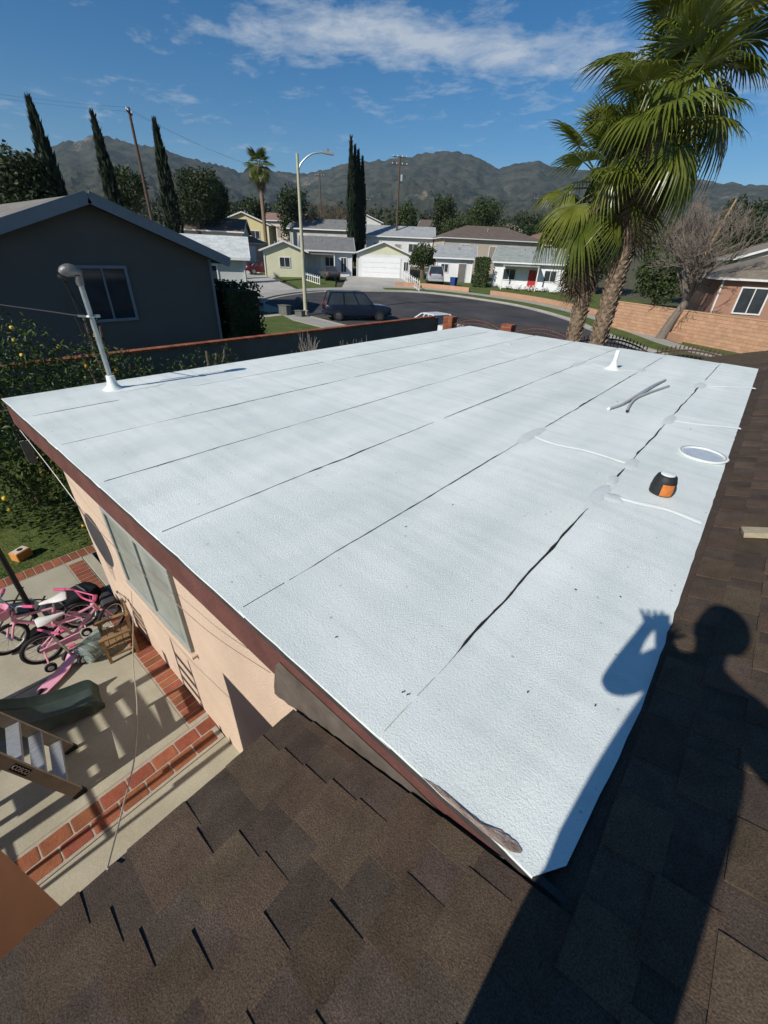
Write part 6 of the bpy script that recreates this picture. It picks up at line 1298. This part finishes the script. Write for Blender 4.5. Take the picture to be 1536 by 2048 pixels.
me.name = 'body'; bo = link('body', me, pr); me.transform(Matrix.Translation(-Vector(pr.location)))
hm = MB(); n = 16
for i in range(10):
    th = PI*.62*i/9
    for j in range(n):
        ph = 2*PI*j/n; d = Vector((math.sin(th)*math.cos(ph), math.sin(th)*math.sin(ph), math.cos(th))); front = max(0, d.x*.77+d.y*.64); rr_ = 1-.30*front*smoothstep(.25, 1.2, th)
        hm.v.append((-.272+d.x*.106*rr_, -.213+d.y*.112*rr_, 4.425+d.z*.14))
for i in range(9):
    for j in range(n): hm.f.append((i*n+j, i*n+(j+1) % n, (i+1)*n+(j+1) % n, (i+1)*n+j)); hm.mi.append(0)
hm.build('hair', HAIR, pr, smooth=True, world=True)
fwd = Vector(RM[2]); rgt = Vector(RM[0]); upv = -Vector(RM[1]); C_ = Vector(CAMP)
fc = Vector((-.262, -.208, 4.385)); fd = Vector((.74, .60, -.3)).normalized(); fs_ = fd.cross(Vector((0, 0, 1))).normalized(); fu = fs_.cross(fd)
for s in (-1, 1):
    b = MB(); b.sphere(tuple(fc+fd*.093+fs_*s*.032), .011, 8, 6); b.build('eye', M('eye_dark', (.05, .04, .035), rough=.2), pr, smooth=True, world=True)
    b = MB(); b.sphere(tuple(fc+fs_*s*.088-fd*.005), .026, 8, 6, (.6, .6, 1.1)); b.build('ear', SKIN, pr, smooth=True, world=True)
b = MB(); b.tube([fc+fd*.090+fu*.005, fc+fd*.112-fu*.035, fc+fd*.095-fu*.042], [.008, .016, .010], 8); b.build('nose', SKIN, pr, smooth=True, world=True)
b = MB(); b.tube([fc+fd*.088-fu*.068-fs_*.024, fc+fd*.097-fu*.068, fc+fd*.088-fu*.068+fs_*.024], .006, 6); b.build('mouth', M('lips', (.36, .15, .12), rough=.5), pr, smooth=True, world=True)
ph_ = thing('phone', 'black phone held up in both hands by the person', 'phone', tuple(C_-fwd*.02)); pc = C_-fwd*.020-upv*.055-rgt*.0
m4 = Matrix(((rgt.x, upv.x, -fwd.x, 0), (rgt.y, upv.y, -fwd.y, 0), (rgt.z, upv.z, -fwd.z, 0), (0, 0, 0, 1)))
b = MB(); b.box((0, 0, 0), (.074, .150, .008), bev=.003); o = b.build('case', BLK, ph_); o.matrix_basis = Matrix.Translation(pc-Vector(ph_.location)) @ m4
b = MB(); b.box((0, 0, .0045), (.068, .142, .001)); o = b.build('screen', PANE, ph_); o.matrix_basis = Matrix.Translation(pc-Vector(ph_.location)) @ m4
# ------------------------------------------------------------------ air between here and the mountains
hz = MB(); hz.box((1600, 1500, 310), (9200, 9200, 626)); hm_ = bpy.data.materials.new('valley_haze'); hm_.use_nodes = True; ht = hm_.node_tree; ht.nodes.clear()
pv = ht.nodes.new('ShaderNodeVolumePrincipled'); pv.inputs['Color'].default_value = (.52, .74, 1.0, 1); pv.inputs['Density'].default_value = .00006; pv.inputs['Anisotropy'].default_value = .0
ou = ht.nodes.new('ShaderNodeOutputMaterial'); ht.links.new(pv.outputs[0], ou.inputs['Volume'])
hzo = hz.build('haze', hm_); hzo['kind'] = 'stuff'; hzo['label'] = 'thin pale haze lying over the valley before the mountains'
